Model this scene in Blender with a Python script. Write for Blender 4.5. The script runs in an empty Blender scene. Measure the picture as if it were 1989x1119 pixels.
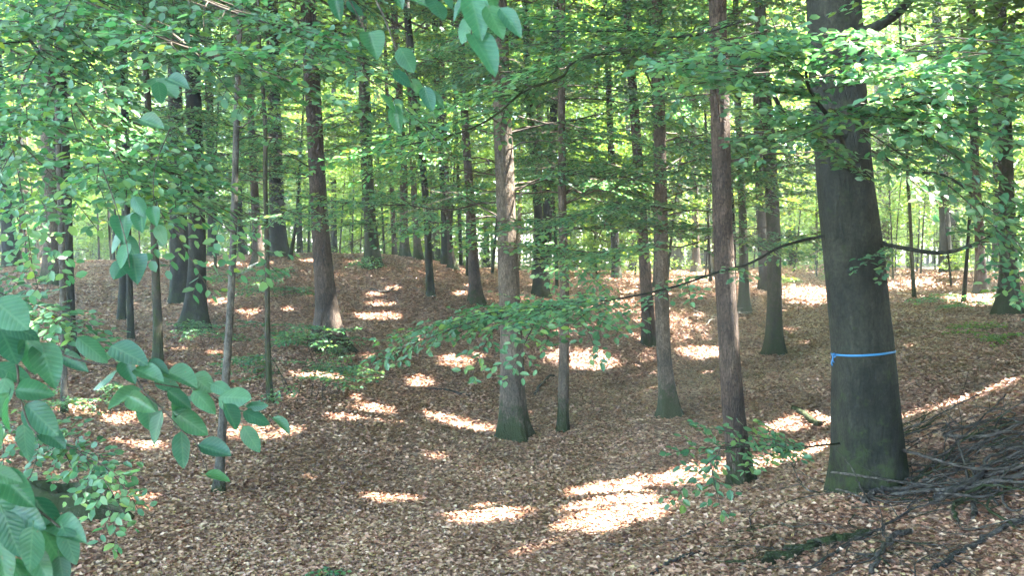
import bpy, math, random
import numpy as np
from math import radians, pi, sin, cos

# ------------------------------------------------------------------ camera, sky, sun, exposure
SC = bpy.context.scene
F_PX, IW, IH = 1750.0, 1989.0, 1119.0
EYE = np.array([0.0, 0.0, 3.2])
PITCH = math.atan((559.5 - 500.0) / F_PX)          # the horizon lies a little above the middle of the frame
cam_d = bpy.data.cameras.new('camera'); cam = bpy.data.objects.new('camera', cam_d)
SC.collection.objects.link(cam); SC.camera = cam
cam.location = EYE; cam.rotation_euler = (pi/2 - PITCH, 0, 0)
cam_d.sensor_width = 36.0; cam_d.lens = 36.0 * F_PX / IW
cam_d.clip_start = 0.05; cam_d.clip_end = 600.0
cam_d.dof.use_dof = True; cam_d.dof.focus_distance = 9.0; cam_d.dof.aperture_fstop = 13.0

SUN_EL, SUN_AZ = radians(58), radians(80)            # azimuth measured from +Y (ahead) towards +X (right)
SUN = np.array([cos(SUN_EL)*sin(SUN_AZ), cos(SUN_EL)*cos(SUN_AZ), sin(SUN_EL)])
world = bpy.data.worlds.new('World'); SC.world = world; world.use_nodes = True
wn = world.node_tree.nodes; wl = world.node_tree.links
sky = wn.new('ShaderNodeTexSky'); sky.sky_type = 'NISHITA'; sky.sun_disc = False
sky.sun_elevation = SUN_EL; sky.sun_rotation = SUN_AZ
wl.new(sky.outputs[0], wn['Background'].inputs[0]); wn['Background'].inputs[1].default_value = 0.15
sd = bpy.data.lights.new('sun', 'SUN'); sd.energy = 5.0; sd.angle = radians(0.5); sd.color = (1.0, 0.94, 0.86)
so = bpy.data.objects.new('sun', sd); SC.collection.objects.link(so)
so.rotation_euler = (pi/2 - SUN_EL, 0, pi - SUN_AZ); so.location = (20, 5, 40)
SC.view_settings.view_transform = 'Standard'; SC.view_settings.look = 'None'
SC.view_settings.exposure = 4.85; SC.view_settings.gamma = 1.0
cy = SC.cycles
cy.max_bounces = 7; cy.diffuse_bounces = 4; cy.glossy_bounces = 2; cy.transmission_bounces = 4
cy.transparent_max_bounces = 4; cy.sample_clamp_indirect = 6.0; cy.use_denoising = True
cy.caustics_reflective = False; cy.caustics_refractive = False

R = np.random.default_rng(7)

# ------------------------------------------------------------------ picture <-> place
cp, sp_ = cos(PITCH), sin(PITCH)
FWD = np.array([0, cp, -sp_]); UP = np.array([0, sp_, cp]); RT = np.array([1.0, 0, 0])
def ray(px, py):
    d = FWD + RT*((px - IW/2)/F_PX) - UP*((py - IH/2)/F_PX)
    return d / d[1]
def at(px, py, Y):                                    # the point that lies Y metres ahead on that line of sight
    return EYE + ray(px, py)*Y
def to_px(P):
    v = P - EYE; d = np.maximum(v @ FWD, 1e-3)
    return IW/2 + F_PX*(v @ RT)/d, IH/2 - F_PX*(v @ UP)/d

# ------------------------------------------------------------------ trees seen in the photograph: stem lines (px, py, width px), distance, bark, ...
# (kind, label, depth, bark, points, flare, limbs, group)
TREES = [
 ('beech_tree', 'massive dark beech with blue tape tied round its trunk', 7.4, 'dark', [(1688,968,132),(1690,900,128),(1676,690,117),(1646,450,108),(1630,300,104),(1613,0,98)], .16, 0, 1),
 ('forest_tree', 'straight reddish brown tree left of the taped beech, leafy twigs before its foot', 9.7, 'red', [(1441,950,44),(1422,800,42),(1413,640,40),(1402,450,37),(1398,250,36),(1390,0,33)], .35, 6, 1),
 ('beech_tree', 'tall mid-frame tree with mossy green foot standing in the hollow', 13.2, 'brown', [(1000,856,52),(994,700,44),(988,560,41),(983,400,37),(975,200,35),(968,0,32)], .45, 8, 1),
 ('young_tree', 'slender tree just right of the mossy-footed tree in the hollow', 13.4, 'brown', [(1092,842,21),(1096,700,20),(1098,560,18),(1092,400,16),(1090,200,14),(1093,0,12)], .25, 8, 1),
 ('forest_tree', 'light brown tree with dark spreading foot on the slope, leaning a little left', 13.6, 'brown', [(1301,812,36),(1290,700,27),(1286,560,27),(1284,400,25),(1281,250,23),(1279,0,20)], .5, 8, 1),
 ('forest_tree', 'pinkish slim tree just behind and left of the light brown tree', 20.0, 'red', [(1262,670,26),(1256,560,23),(1247,430,20),(1236,270,19),(1224,100,17),(1215,0,16)], .4, 7, 1),
 ('beech_tree', 'brown beech with sunlit patch on the lower trunk, bush at its foot', 16.5, 'red', [(640,676,48),(634,580,40),(622,450,33),(612,300,31),(604,150,30),(598,0,28)], .45, 8, 1),
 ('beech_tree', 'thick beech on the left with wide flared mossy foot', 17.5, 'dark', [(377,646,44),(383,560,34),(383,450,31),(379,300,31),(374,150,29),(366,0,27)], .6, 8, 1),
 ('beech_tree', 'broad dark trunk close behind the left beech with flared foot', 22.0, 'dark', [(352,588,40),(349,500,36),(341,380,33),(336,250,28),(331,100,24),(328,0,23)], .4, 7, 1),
 ('sapling', 'pale grey pole-thin sapling standing alone in the left foreground', 9.3, 'pale', [(425,965,19),(433,800,16),(441,680,15),(450,500,13),(455,300,12),(461,100,11),(463,0,10)], .3, 4, 0),
 ('sapling', 'thin sunlit sapling behind the large leaves at lower left', 11.5, 'pale', [(125,815,13),(124,700,12),(121,560,12),(118,400,11),(112,200,9),(108,0,8)], .2, 5, 0),
 ('young_tree', 'narrow mossy tree with pale bark scar low on its stem', 14.0, 'moss', [(306,712,20),(308,640,18),(303,560,15),(297,400,14),(290,200,12),(276,0,11)], .3, 6, 0),
 ('sapling', 'thin upright stem left of the scarred mossy tree', 16.0, 'dark', [(254,658,13),(252,560,12),(250,450,11),(244,280,10),(238,100,9),(232,0,8)], .2, 5, 0),
 ('sapling', 'short-looking grey stem half hidden by drooping leaves at left', 19.0, 'dark', [(236,624,16),(238,560,14),(240,450,13),(243,300,12),(240,100,10),(238,0,9)], .2, 5, 0),
 ('sapling', 'crooked thin mossy sapling with side twigs between pale sapling and brown beech', 12.8, 'moss', [(526,780,13),(521,690,11),(520,600,10),(518,450,9),(514,340,9),(519,240,8),(508,120,7),(505,0,6)], .2, 7, 0),
 ('beech_tree', 'ridge tree with long pale root running left from its foot', 27.0, 'red', [(503,513,22),(497,430,16),(492,330,15),(485,200,14),(480,80,13),(478,0,12)], .6, 6, 1),
 ('beech_tree', 'stout ridge beech directly left of the brown beech', 29.0, 'dark', [(541,498,32),(539,420,28),(535,300,26),(532,150,24),(530,0,22)], .4, 7, 1),
 ('beech_tree', 'dark ivy-clad beech on the ridge with mossy bulge at its foot', 26.0, 'moss', [(724,520,30),(719,440,24),(713,330,23),(709,200,23),(702,50,22),(700,0,21)], .6, 9, 1),
 ('beech_tree', 'smooth brown ridge tree midway between ivy-clad beech and tall mid tree', 31.0, 'brown', [(787,501,19),(784,420,16),(784,330,15),(774,150,14),(765,0,13)], .35, 6, 1),
 ('beech_tree', 'ridge tree with pale splayed foot beside the smooth brown one', 30.0, 'brown', [(813,506,17),(808,440,12),(802,330,12),(796,150,11),(790,0,10)], .6, 6, 1),
 ('young_tree', 'dark left-leaning tree standing on the near side of the ridge', 21.5, 'dark', [(837,574,17),(832,480,14),(826,380,13),(812,220,14),(797,80,14),(788,0,13)], .3, 7, 1),
 ('beech_tree', 'ridge trunk with dark left side right of the leaning tree', 29.0, 'dark', [(866,514,17),(864,420,15),(858,300,14),(850,150,13),(842,0,12)], .3, 6, 1),
 ('young_tree', 'small ridge tree standing on clawed bare roots', 27.0, 'red', [(879,522,14),(874,470,9),(870,400,9),(866,280,8),(860,120,7),(856,0,6)], .9, 5, 0),
 ('forest_tree', 'brown tree on the far slope just left of the tall mid tree', 21.0, 'red', [(926,588,25),(920,500,20),(913,400,17),(905,270,15),(898,130,14),(894,0,13)], .35, 6, 1),
 ('beech_tree', 'twin-stemmed dark tree forking from one foot right of the tall mid tree', 24.0, 'dark', [(1050,575,34),(1046,540,22),(1049,450,17),(1038,320,16),(1028,200,14),(1020,0,12)], .3, 6, 1),
 ('forest_tree', 'greyish trunk seen between the two dark forked stems', 33.0, 'brown', [(1042,540,18),(1044,450,15),(1046,330,15),(1047,180,14),(1048,0,13)], .3, 5, 1),
 ('beech_tree', 'dark trunk in the open right of centre on the far flat', 33.0, 'dark', [(1198,542,19),(1194,450,16),(1189,330,14),(1183,200,12),(1176,0,10)], .3, 5, 1),
 ('young_tree', 'dark stem hiding behind the light brown tree', 27.0, 'dark', [(1277,560,16),(1276,450,14),(1275,330,13),(1270,180,12),(1262,0,11)], .3, 5, 0),
 ('forest_tree', 'distant orange tree with a sun-bleached right edge', 40.0, 'red', [(1352,530,17),(1351,450,13),(1350,350,12),(1346,200,11),(1342,0,10)], .3, 3, 0),
 ('sapling', 'thread-thin sapling between the orange tree and reddish brown tree', 32.0, 'dark', [(1380,548,7),(1377,450,5),(1372,300,5),(1368,150,5),(1364,0,4)], .2, 2, 0),
 ('young_tree', 'dark mossy-footed tree just right of the reddish brown tree', 24.0, 'moss', [(1447,610,22),(1445,500,17),(1441,380,15),(1436,250,13),(1430,100,12),(1428,0,11)], .4, 6, 1),
 ('beech_tree', 'greenish thick tree standing between reddish brown tree and taped beech', 19.0, 'moss', [(1504,692,36),(1505,600,27),(1503,500,26),(1499,380,26),(1490,220,23),(1482,100,22),(1476,0,21)], .4, 7, 1),
 ('beech_tree', 'dark trunk half hidden behind the greenish thick tree', 30.0, 'dark', [(1487,568,24),(1482,470,20),(1477,350,19),(1472,200,18),(1466,0,17)], .3, 5, 1),
 ('beech_tree', 'distant dark tree seen close left of the taped beech', 50.0, 'dark', [(1541,515,16),(1537,430,13),(1533,300,12),(1528,150,11),(1522,0,10)], .3, 3, 0),
 ('beech_tree', 'distant tree just right of the taped beech', 45.0, 'brown', [(1722,522,18),(1717,440,14),(1712,330,13),(1706,150,12),(1700,0,11)], .3, 4, 0),
 ('sapling', 'thin mossy sapling right of the taped beech beneath the curved limb', 25.0, 'moss', [(1776,580,8),(1772,520,7),(1769,430,6),(1762,330,6),(1754,180,5),(1748,0,5)], .2, 4, 0),
 ('beech_tree', 'thick shaded tree behind the curved limb at right', 38.0, 'dark', [(1838,532,24),(1836,440,20),(1831,330,19),(1826,180,18),(1820,0,17)], .3, 6, 1),
 ('sapling', 'short dark stem in front of the sunlit clearing at right', 23.0, 'dark', [(1872,588,9),(1876,530,7),(1880,460,6),(1884,360,6),(1888,200,5),(1890,0,4)], .2, 4, 0),
 ('forest_tree', 'orange-brown tree standing in the sunlit clearing at right', 27.0, 'red', [(1907,572,26),(1904,520,19),(1900,430,17),(1893,330,16),(1884,150,15),(1878,0,14)], .4, 5, 1),
 ('beech_tree', 'dark mossy tree at the right border of the clearing', 20.0, 'moss', [(1958,612,44),(1960,550,33),(1957,450,28),(1952,330,26),(1946,150,24),(1940,0,22)], .5, 7, 1),
 ('beech_tree', 'dark trunk at the far left edge on the ridge', 30.0, 'dark', [(24,520,30),(14,430,24),(8,330,22),(-2,180,20),(-10,0,18)], .5, 6, 1),
 ('young_tree', 'second dark stem from the left edge on the ridge', 34.0, 'dark', [(44,514,12),(42,430,9),(42,330,9),(41,180,8),(40,0,7)], .3, 4, 0),
 ('beech_tree', 'wide greyish trunk at left beside the thin sunlit sapling', 23.0, 'brown', [(100,553,38),(101,470,31),(99,380,28),(93,220,27),(90,100,25),(88,0,24)], .3, 6, 1),
 ('beech_tree', 'straight dark tree just right of the wide greyish trunk', 13.6, 'dark', [(140,703,22),(136,600,19),(131,450,19),(128,330,18),(124,180,16),(120,0,15)], .3, 6, 1),
 ('beech_tree', 'dark ridge tree right of the left beech', 30.0, 'dark', [(414,498,20),(412,420,17),(410,300,16),(407,150,15),(402,0,14)], .3, 5, 1),
 ('young_tree', 'dark ridge stem showing behind the pale sapling', 31.0, 'dark', [(470,500,14),(467,420,11),(463,300,10),(470,150,9),(474,0,8)], .3, 4, 0),
 ('sapling', 'short bent stem right beside the stout ridge beech', 28.0, 'dark', [(563,505,9),(566,480,7),(574,450,6),(580,380,5),(588,250,4),(592,100,4)], .3, 3, 0),
 ('sapling', 'reddish stem left of the smooth brown ridge tree', 33.0, 'red', [(766,500,11),(764,430,9),(760,330,8),(752,180,7),(748,0,6)], .2, 4, 0),
 ('beech_tree', 'far tree whose trunk shows at the top near the right corner', 36.0, 'dark', [(1940,530,24),(1942,400,22),(1940,250,22),(1937,100,22),(1934,0,21)], .3, 3, 1),
 ('young_tree', 'slim trunk left of the orange tree against bright leaves', 44.0, 'dark', [(1228,528,13),(1226,430,10),(1222,300,9),(1216,150,8),(1210,0,7)], .3, 2, 0),
 ('young_tree', 'slim trunk on the ridge right of the clawed-root tree', 30.0, 'dark', [(896,520,8),(893,430,7),(888,300,6),(882,150,5),(878,0,5)], .3, 3, 0),
]

# ------------------------------------------------------------------ terrain
ctl = []
for t in TREES:
    px, py, _ = t[4][0]; p = at(px, py, t[2]); ctl.append((p[0], p[1], p[2]))
for px, py, Y in [(0,1119,6.6),(250,1119,7.0),(500,1119,7.2),(1000,1119,6.9),(1300,1119,6.0),(1600,1119,5.8),(1989,1119,5.6),(1989,950,6.5),
                  (1989,850,7.2),(1989,775,7.8),(1989,742,8.15),(1900,782,8.4),(1820,806,8.8),(1750,835,8.8),(2150,690,8.2),(2150,900,6.7),(1900,700,14),(1750,760,12.5),(1989,650,16),
                  (1300,1000,8.4),(1560,1000,6.9),(700,970,9.6),(1100,980,9.2),(850,850,12.3),(0,900,8.8),(200,900,9.6),(0,700,12.5),
                  (0,600,17),(200,545,25),(620,508,27),(1120,560,28),(1300,600,24),(1600,640,21),(1680,545,35),(1400,540,36),(1300,760,16),(1120,740,18),
                  (800,700,16.5),(760,600,20.5),(450,590,19.5),(1620,800,12)]:
    ctl.append(tuple(at(px, py, Y)))
E = EYE[2]
ctl += [(6.3,11.2,E-1.9),(5.6,11.6,E-2.1),(7.6,11.4,E-1.75),(4.9,12,E-2.2),(0,0,E-1.62),(2.5,0,E-1.45),(-2.5,0,E-1.9),(4,3,E-1.5),(-4,4,E-2.2),(0,-4,E-1.3),(7,0,E-1.1),(-7,0,E-2.3),(9,7,E-.9),(0,3.5,E-2.0),
        (-20,0,E-1.8),(20,0,E-.2),(0,-20,E-.6),(-14,46,E-.9),(0,48,E-1.0),(14,52,E-.9),(25,45,E-.8),(-26,44,E-.9),(-20,18,E-1.2),(16,14,E-1.0)]
for a in range(0, 360, 15):
    for rr, zz in ((75, -1.0), (150, -1.0), (260, -1.0)):
        ctl.append((rr*sin(radians(a)), rr*cos(radians(a)), E + zz))
C = np.array(ctl)
def _U(r2): return r2*np.log(r2 + 1e-9)
def _solve(C, smooth=.01):
    n = len(C); d2 = ((C[:, None, :2] - C[None, :, :2])**2).sum(-1)
    K = _U(d2) + np.eye(n)*smooth*10
    Pm = np.c_[np.ones(n), C[:, :2]]
    A = np.zeros((n+3, n+3)); A[:n, :n] = K; A[:n, n:] = Pm; A[n:, :n] = Pm.T
    return np.linalg.solve(A, np.r_[C[:, 2], 0, 0, 0])
Wt = _solve(C)
def terrain_raw(x, y):
    x = np.asarray(x, float); y = np.asarray(y, float); sh = x.shape; x = x.ravel(); y = y.ravel(); out = np.empty(len(x))
    for i in range(0, len(x), 20000):
        xs = x[i:i+20000]; ys = y[i:i+20000]
        d2 = (xs[:, None] - C[None, :, 0])**2 + (ys[:, None] - C[None, :, 1])**2
        out[i:i+20000] = _U(d2) @ Wt[:-3] + Wt[-3] + Wt[-2]*xs + Wt[-1]*ys
    return out.reshape(sh)
GX = np.arange(-80, 80.01, .25); GY = np.arange(-30, 130.01, .25)       # lookup grid
_gx, _gy = np.meshgrid(GX[::4], GY[::4], indexing='ij')
Zc = terrain_raw(_gx, _gy)
def terrain(x, y):
    x = np.asarray(x, float); y = np.asarray(y, float)
    fx = np.clip((x + 80), 0, Zc.shape[0]-1.001); fy = np.clip((y + 30), 0, Zc.shape[1]-1.001)
    i = fx.astype(int); j = fy.astype(int); u = fx - i; v = fy - j
    u = u; v = v
    z = Zc[i, j]*(1-u)*(1-v) + Zc[i+1, j]*u*(1-v) + Zc[i, j+1]*(1-u)*v + Zc[i+1, j+1]*u*v
    bump = .035*np.sin(x*1.7 + .6*np.sin(y*1.3)) * np.sin(y*1.5 + .8*np.sin(x*.9)) + .018*np.sin(x*4.1 + y*2.3)*np.sin(y*3.7 - x*1.9)
    return z + bump
def ground_at(px, py, lo=2.5, hi=60):
    Y = np.linspace(lo, hi, 2300); d = ray(px, py); P = EYE + d*Y[:, None]
    g = terrain(P[:, 0], P[:, 1]); k = np.argmax(P[:, 2] < g)
    return np.array([P[k, 0], P[k, 1], g[k]])

# ------------------------------------------------------------------ materials
def mat(name):
    m = bpy.data.materials.new(name); m.use_nodes = True
    nt = m.node_tree; b = nt.nodes['Principled BSDF']; return m, nt, b
def N(nt, kind, **kw):
    n = nt.nodes.new(kind)
    for k, v in kw.items():
        if k in n.inputs: n.inputs[k].default_value = v
        else: setattr(n, k, v)
    return n
def ramp(nt, stops):
    r = nt.nodes.new('ShaderNodeValToRGB'); e = r.color_ramp.elements
    e[0].position, e[0].color = stops[0][0], (*stops[0][1], 1)
    e[1].position, e[1].color = stops[1][0], (*stops[1][1], 1)
    for p, c in stops[2:]:
        x = e.new(p); x.color = (*c, 1)
    return r
def mix(nt, a, b, f, blend='MIX'):
    m = nt.nodes.new('ShaderNodeMix'); m.data_type = 'RGBA'; m.blend_type = blend
    nt.links.new(a, m.inputs[6]); nt.links.new(b, m.inputs[7])
    if isinstance(f, float): m.inputs[0].default_value = f
    else: nt.links.new(f, m.inputs[0])
    return m.outputs[2]

def leaf_material(name, cols, trans, rough=.42, tw=.42, spec=.45):
    m, nt, b = mat(name); L = nt.links
    g = N(nt, 'ShaderNodeNewGeometry'); r = ramp(nt, cols); L.new(g.outputs['Random Per Island'], r.inputs[0])
    tex = N(nt, 'ShaderNodeTexNoise', Scale=.55); tc = N(nt, 'ShaderNodeTexCoord'); L.new(tc.outputs['Object'], tex.inputs['Vector'])
    hv = N(nt, 'ShaderNodeHueSaturation'); L.new(r.outputs[0], hv.inputs['Color'])
    mr = N(nt, 'ShaderNodeMapRange'); mr.inputs[1].default_value = .35; mr.inputs[2].default_value = .65; mr.inputs[3].default_value = .75; mr.inputs[4].default_value = 1.25
    L.new(tex.outputs[0], mr.inputs[0]); L.new(mr.outputs[0], hv.inputs['Value'])
    L.new(hv.outputs[0], b.inputs['Base Color']); b.inputs['Roughness'].default_value = rough
    b.inputs['Specular IOR Level'].default_value = spec
    t = N(nt, 'ShaderNodeBsdfTranslucent'); hs = N(nt, 'ShaderNodeHueSaturation'); hs.inputs['Hue'].default_value = trans[0]
    hs.inputs['Saturation'].default_value = trans[1]; hs.inputs['Value'].default_value = trans[2]
    L.new(hv.outputs[0], hs.inputs['Color']); L.new(hs.outputs[0], t.inputs[0])
    mx = N(nt, 'ShaderNodeMixShader'); mx.inputs[0].default_value = tw
    L.new(b.outputs[0], mx.inputs[1]); L.new(t.outputs[0], mx.inputs[2])
    L.new(mx.outputs[0], nt.nodes['Material Output'].inputs[0]); return m
M = {}
M['leaf'] = leaf_material('beech_leaf', [(0, (.048,.115,.066)), (.45, (.068,.150,.082)), (.8, (.092,.180,.082)), (1, (.125,.210,.060))], (.46, 1.3, 2.6), rough=.38, spec=.55)  # paler, bluer base: sky reflection on the leaves put into the colour
M['leaf_far'] = leaf_material('far_beech_leaf', [(0, (.062,.130,.048)), (.5, (.092,.175,.056)), (1, (.140,.210,.055))], (.465, 1.3, 2.35), tw=.5)  # yellower copy: the sunlit glow of far leaves put into the colour
M['leaf_top'] = leaf_material('canopy_leaf', [(0, (.045,.105,.026)), (1, (.085,.155,.032))], (.475, 1.1, 2.8), tw=.5)

# large leaves close to the lens: veins
def near_leaf():
    m = leaf_material('near_beech_leaf', [(0, (.018,.066,.040)), (.5, (.026,.088,.046)), (1, (.040,.110,.044))], (.475, 1.1, 3.0), rough=.38, tw=.28, spec=.35)
    nt = m.node_tree; L = nt.links; b = nt.nodes['Principled BSDF']
    uv = N(nt, 'ShaderNodeUVMap'); sx = N(nt, 'ShaderNodeSeparateXYZ'); L.new(uv.outputs[0], sx.inputs[0])
    def mth(op, a, c=None, v=None):
        n = nt.nodes.new('ShaderNodeMath'); n.operation = op
        if hasattr(a, 'default_value') or hasattr(a, 'links'): L.new(a, n.inputs[0])
        else: n.inputs[0].default_value = a
        if c is not None:
            if isinstance(c, (int, float)): n.inputs[1].default_value = c
            else: L.new(c, n.inputs[1])
        return n.outputs[0]
    ax = mth('ABSOLUTE', mth('SUBTRACT', sx.outputs[0], .5))          # distance from the midrib
    k = mth('SUBTRACT', sx.outputs[1], mth('MULTIPLY', ax, .55))
    fr = mth('ABSOLUTE', mth('SUBTRACT', mth('FRACT', mth('MULTIPLY', k, 9.0)), .5))
    vein = mth('LESS_THAN', fr, .085); rib = mth('LESS_THAN', ax, .03)
    v = mth('MAXIMUM', vein, rib)
    src = b.inputs['Base Color'].links[0].from_socket
    tcn = N(nt, 'ShaderNodeTexCoord'); nn = N(nt, 'ShaderNodeTexNoise', Scale=45.0, Detail=5.0, Roughness=.7); L.new(tcn.outputs['Object'], nn.inputs['Vector'])
    rn = ramp(nt, [(.30, (.62,.66,.55)), (.52, (1,1,1)), (.72, (1.35,1.25,1.15))]); L.new(nn.outputs[0], rn.inputs[0]); src = mix(nt, src, rn.outputs[0], 1.0, 'MULTIPLY')
    nb = N(nt, 'ShaderNodeTexNoise', Scale=150.0, Detail=2.0); L.new(tcn.outputs['Object'], nb.inputs['Vector'])
    rb = ramp(nt, [(.70, (0,0,0)), (.74, (1,1,1))]); L.new(nb.outputs[0], rb.inputs[0]); bc = nt.nodes.new('ShaderNodeRGB'); bc.outputs[0].default_value = (.10,.06,.025,1)
    src = mix(nt, src, bc.outputs[0], rb.outputs[0])
    col = nt.nodes.new('ShaderNodeRGB'); col.outputs[0].default_value = (.12,.22,.10,1)
    f = mth('MULTIPLY', v, .30); L.new(mix(nt, src, col.outputs[0], f), b.inputs['Base Color'])
    bp = N(nt, 'ShaderNodeBump', Strength=.35, Distance=.002); L.new(fr, bp.inputs['Height']); L.new(bp.outputs[0], b.inputs['Normal'])
    return m
M['near'] = near_leaf()

def bark(name, c0, c1, c2, moss=.35, foot=.53, crack=.35, stretch=(9, 9, 1.3), bump=.5, mosscol=(.022,.031,.009)):
    m, nt, b = mat(name); L = nt.links
    tc = N(nt, 'ShaderNodeTexCoord'); mp = N(nt, 'ShaderNodeMapping'); mp.inputs['Scale'].default_value = stretch
    L.new(tc.outputs['Object'], mp.inputs[0])
    n1 = N(nt, 'ShaderNodeTexNoise', Scale=2.2, Detail=7.0, Roughness=.68); L.new(mp.outputs[0], n1.inputs['Vector'])
    r = ramp(nt, [(.28, c0), (.5, c1), (.72, c2)]); L.new(n1.outputs[0], r.inputs[0])
    n2 = N(nt, 'ShaderNodeTexNoise', Scale=1.6, Detail=4.0, Roughness=.6); L.new(tc.outputs['Object'], n2.inputs['Vector'])
    r2 = ramp(nt, [(.38, (.6,.6,.6)), (.66, (1.35,1.3,1.25))]); L.new(n2.outputs[0], r2.inputs[0])
    c = mix(nt, r.outputs[0], r2.outputs[0], 1.0, 'MULTIPLY')
    sx = N(nt, 'ShaderNodeSeparateXYZ'); L.new(tc.outputs['Object'], sx.inputs[0])
    n3 = N(nt, 'ShaderNodeTexNoise', Scale=7.0, Detail=8.0, Roughness=.8); L.new(tc.outputs['Object'], n3.inputs['Vector'])
    mr = N(nt, 'ShaderNodeMapRange'); mr.inputs[1].default_value = 0.0; mr.inputs[2].default_value = .9; mr.inputs[3].default_value = foot if moss > 0 else -1.0; mr.inputs[4].default_value = moss*.5 if moss > 0 else -1.0
    L.new(sx.outputs[2], mr.inputs[0])
    ad = N(nt, 'ShaderNodeMath'); ad.operation = 'ADD'; L.new(mr.outputs[0], ad.inputs[0]); L.new(n3.outputs[0], ad.inputs[1])
    rm = ramp(nt, [(.90, (0,0,0)), (1.1, (1,1,1))]); L.new(ad.outputs[0], rm.inputs[0])
    mc = nt.nodes.new('ShaderNodeRGB'); mc.outputs[0].default_value = (*mosscol, 1)
    n4 = N(nt, 'ShaderNodeTexNoise', Scale=38.0, Detail=5.0, Roughness=.75); L.new(tc.outputs['Object'], n4.inputs['Vector'])
    r4 = ramp(nt, [(.36, (.42,.42,.42)), (.52, (1,1,1)), (.68, (1.7,1.65,1.55))]); L.new(n4.outputs[0], r4.inputs[0])
    mp5 = N(nt, 'ShaderNodeMapping'); mp5.inputs['Scale'].default_value = (stretch[0]*2.2, stretch[1]*2.2, stretch[2]*1.4); L.new(tc.outputs['Object'], mp5.inputs[0])
    v5 = N(nt, 'ShaderNodeTexVoronoi', Scale=1.6, feature='DISTANCE_TO_EDGE'); L.new(mp5.outputs[0], v5.inputs['Vector'])
    r5 = ramp(nt, [(.0, (.35,.33,.30)), (.11, (1,1,1))]); L.new(v5.outputs['Distance'], r5.inputs[0])
    c = mix(nt, c, r4.outputs[0], .75, 'MULTIPLY'); c = mix(nt, c, r5.outputs[0], crack, 'MULTIPLY')
    L.new(mix(nt, c, mc.outputs[0], rm.outputs[0]), b.inputs['Base Color'])
    b.inputs['Roughness'].default_value = .85; b.inputs['Specular IOR Level'].default_value = .25
    bp = N(nt, 'ShaderNodeBump', Strength=bump, Distance=.03); L.new(n1.outputs[0], bp.inputs['Height'])
    bq = N(nt, 'ShaderNodeBump', Strength=.6, Distance=.008); L.new(n4.outputs[0], bq.inputs['Height']); L.new(bp.outputs[0], bq.inputs['Normal'])
    br = N(nt, 'ShaderNodeBump', Strength=crack, Distance=.012); L.new(r5.outputs[0], br.inputs['Height']); L.new(bq.outputs[0], br.inputs['Normal']); L.new(br.outputs[0], b.inputs['Normal'])
    return m
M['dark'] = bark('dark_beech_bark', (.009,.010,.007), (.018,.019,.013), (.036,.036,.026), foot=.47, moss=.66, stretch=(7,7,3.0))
M['red'] = bark('red_brown_bark', (.028,.021,.016), (.068,.050,.038), (.125,.097,.074), moss=.3, stretch=(14,14,3.2), bump=1.0, crack=.85)
M['brown'] = bark('grey_brown_bark', (.045,.036,.027), (.100,.080,.060), (.165,.138,.105), moss=.45, foot=.64, stretch=(10,10,3.0), bump=.8, crack=.6)
M['moss'] = bark('mossy_bark', (.022,.021,.015), (.046,.041,.029), (.08,.07,.05), moss=.85, bump=.7)
M['pale'] = bark('pale_sapling_bark', (.034,.032,.026), (.070,.066,.055), (.125,.118,.098), moss=.1, stretch=(6,6,5), bump=.3)
M['twig'] = bark('twig_bark', (.035,.028,.022), (.070,.056,.042), (.12,.095,.07), moss=0, bump=.2)
M['dead'] = bark('dead_branch_bark', (.022,.018,.015), (.052,.045,.038), (.13,.12,.105), moss=.0, stretch=(9,9,9), bump=.6)
M['deadmoss'] = bark('mossy_dead_wood', (.035,.032,.024), (.075,.066,.048), (.13,.12,.09), moss=1.15, stretch=(8,8,8), bump=.7)

def ground_material():
    m, nt, b = mat('leaf_covered_soil'); L = nt.links
    tc = N(nt, 'ShaderNodeTexCoord')
    v = N(nt, 'ShaderNodeTexVoronoi', Scale=22.0, Randomness=1.0); L.new(tc.outputs['Object'], v.inputs['Vector'])
    sx = N(nt, 'ShaderNodeSeparateXYZ'); L.new(v.outputs['Color'], sx.inputs[0])
    r = ramp(nt, [(0, (.085,.040,.026)), (.35, (.185,.100,.066)), (.7, (.28,.170,.115)), (1, (.37,.26,.19))]); L.new(sx.outputs[0], r.inputs[0])
    n = N(nt, 'ShaderNodeTexNoise', Scale=.35, Detail=5.0, Roughness=.6); L.new(tc.outputs['Object'], n.inputs['Vector'])
    r2 = ramp(nt, [(.35, (.72,.70,.64)), (.65, (1.2,1.18,1.15))]); L.new(n.outputs[0], r2.inputs[0])
    L.new(mix(nt, r.outputs[0], r2.outputs[0], 1.0, 'MULTIPLY'), b.inputs['Base Color'])
    b.inputs['Roughness'].default_value = .8
    bp = N(nt, 'ShaderNodeBump', Strength=.9, Distance=.03); L.new(sx.outputs[1], bp.inputs['Height']); L.new(bp.outputs[0], b.inputs['Normal'])
    return m
M['ground'] = ground_material()
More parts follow.
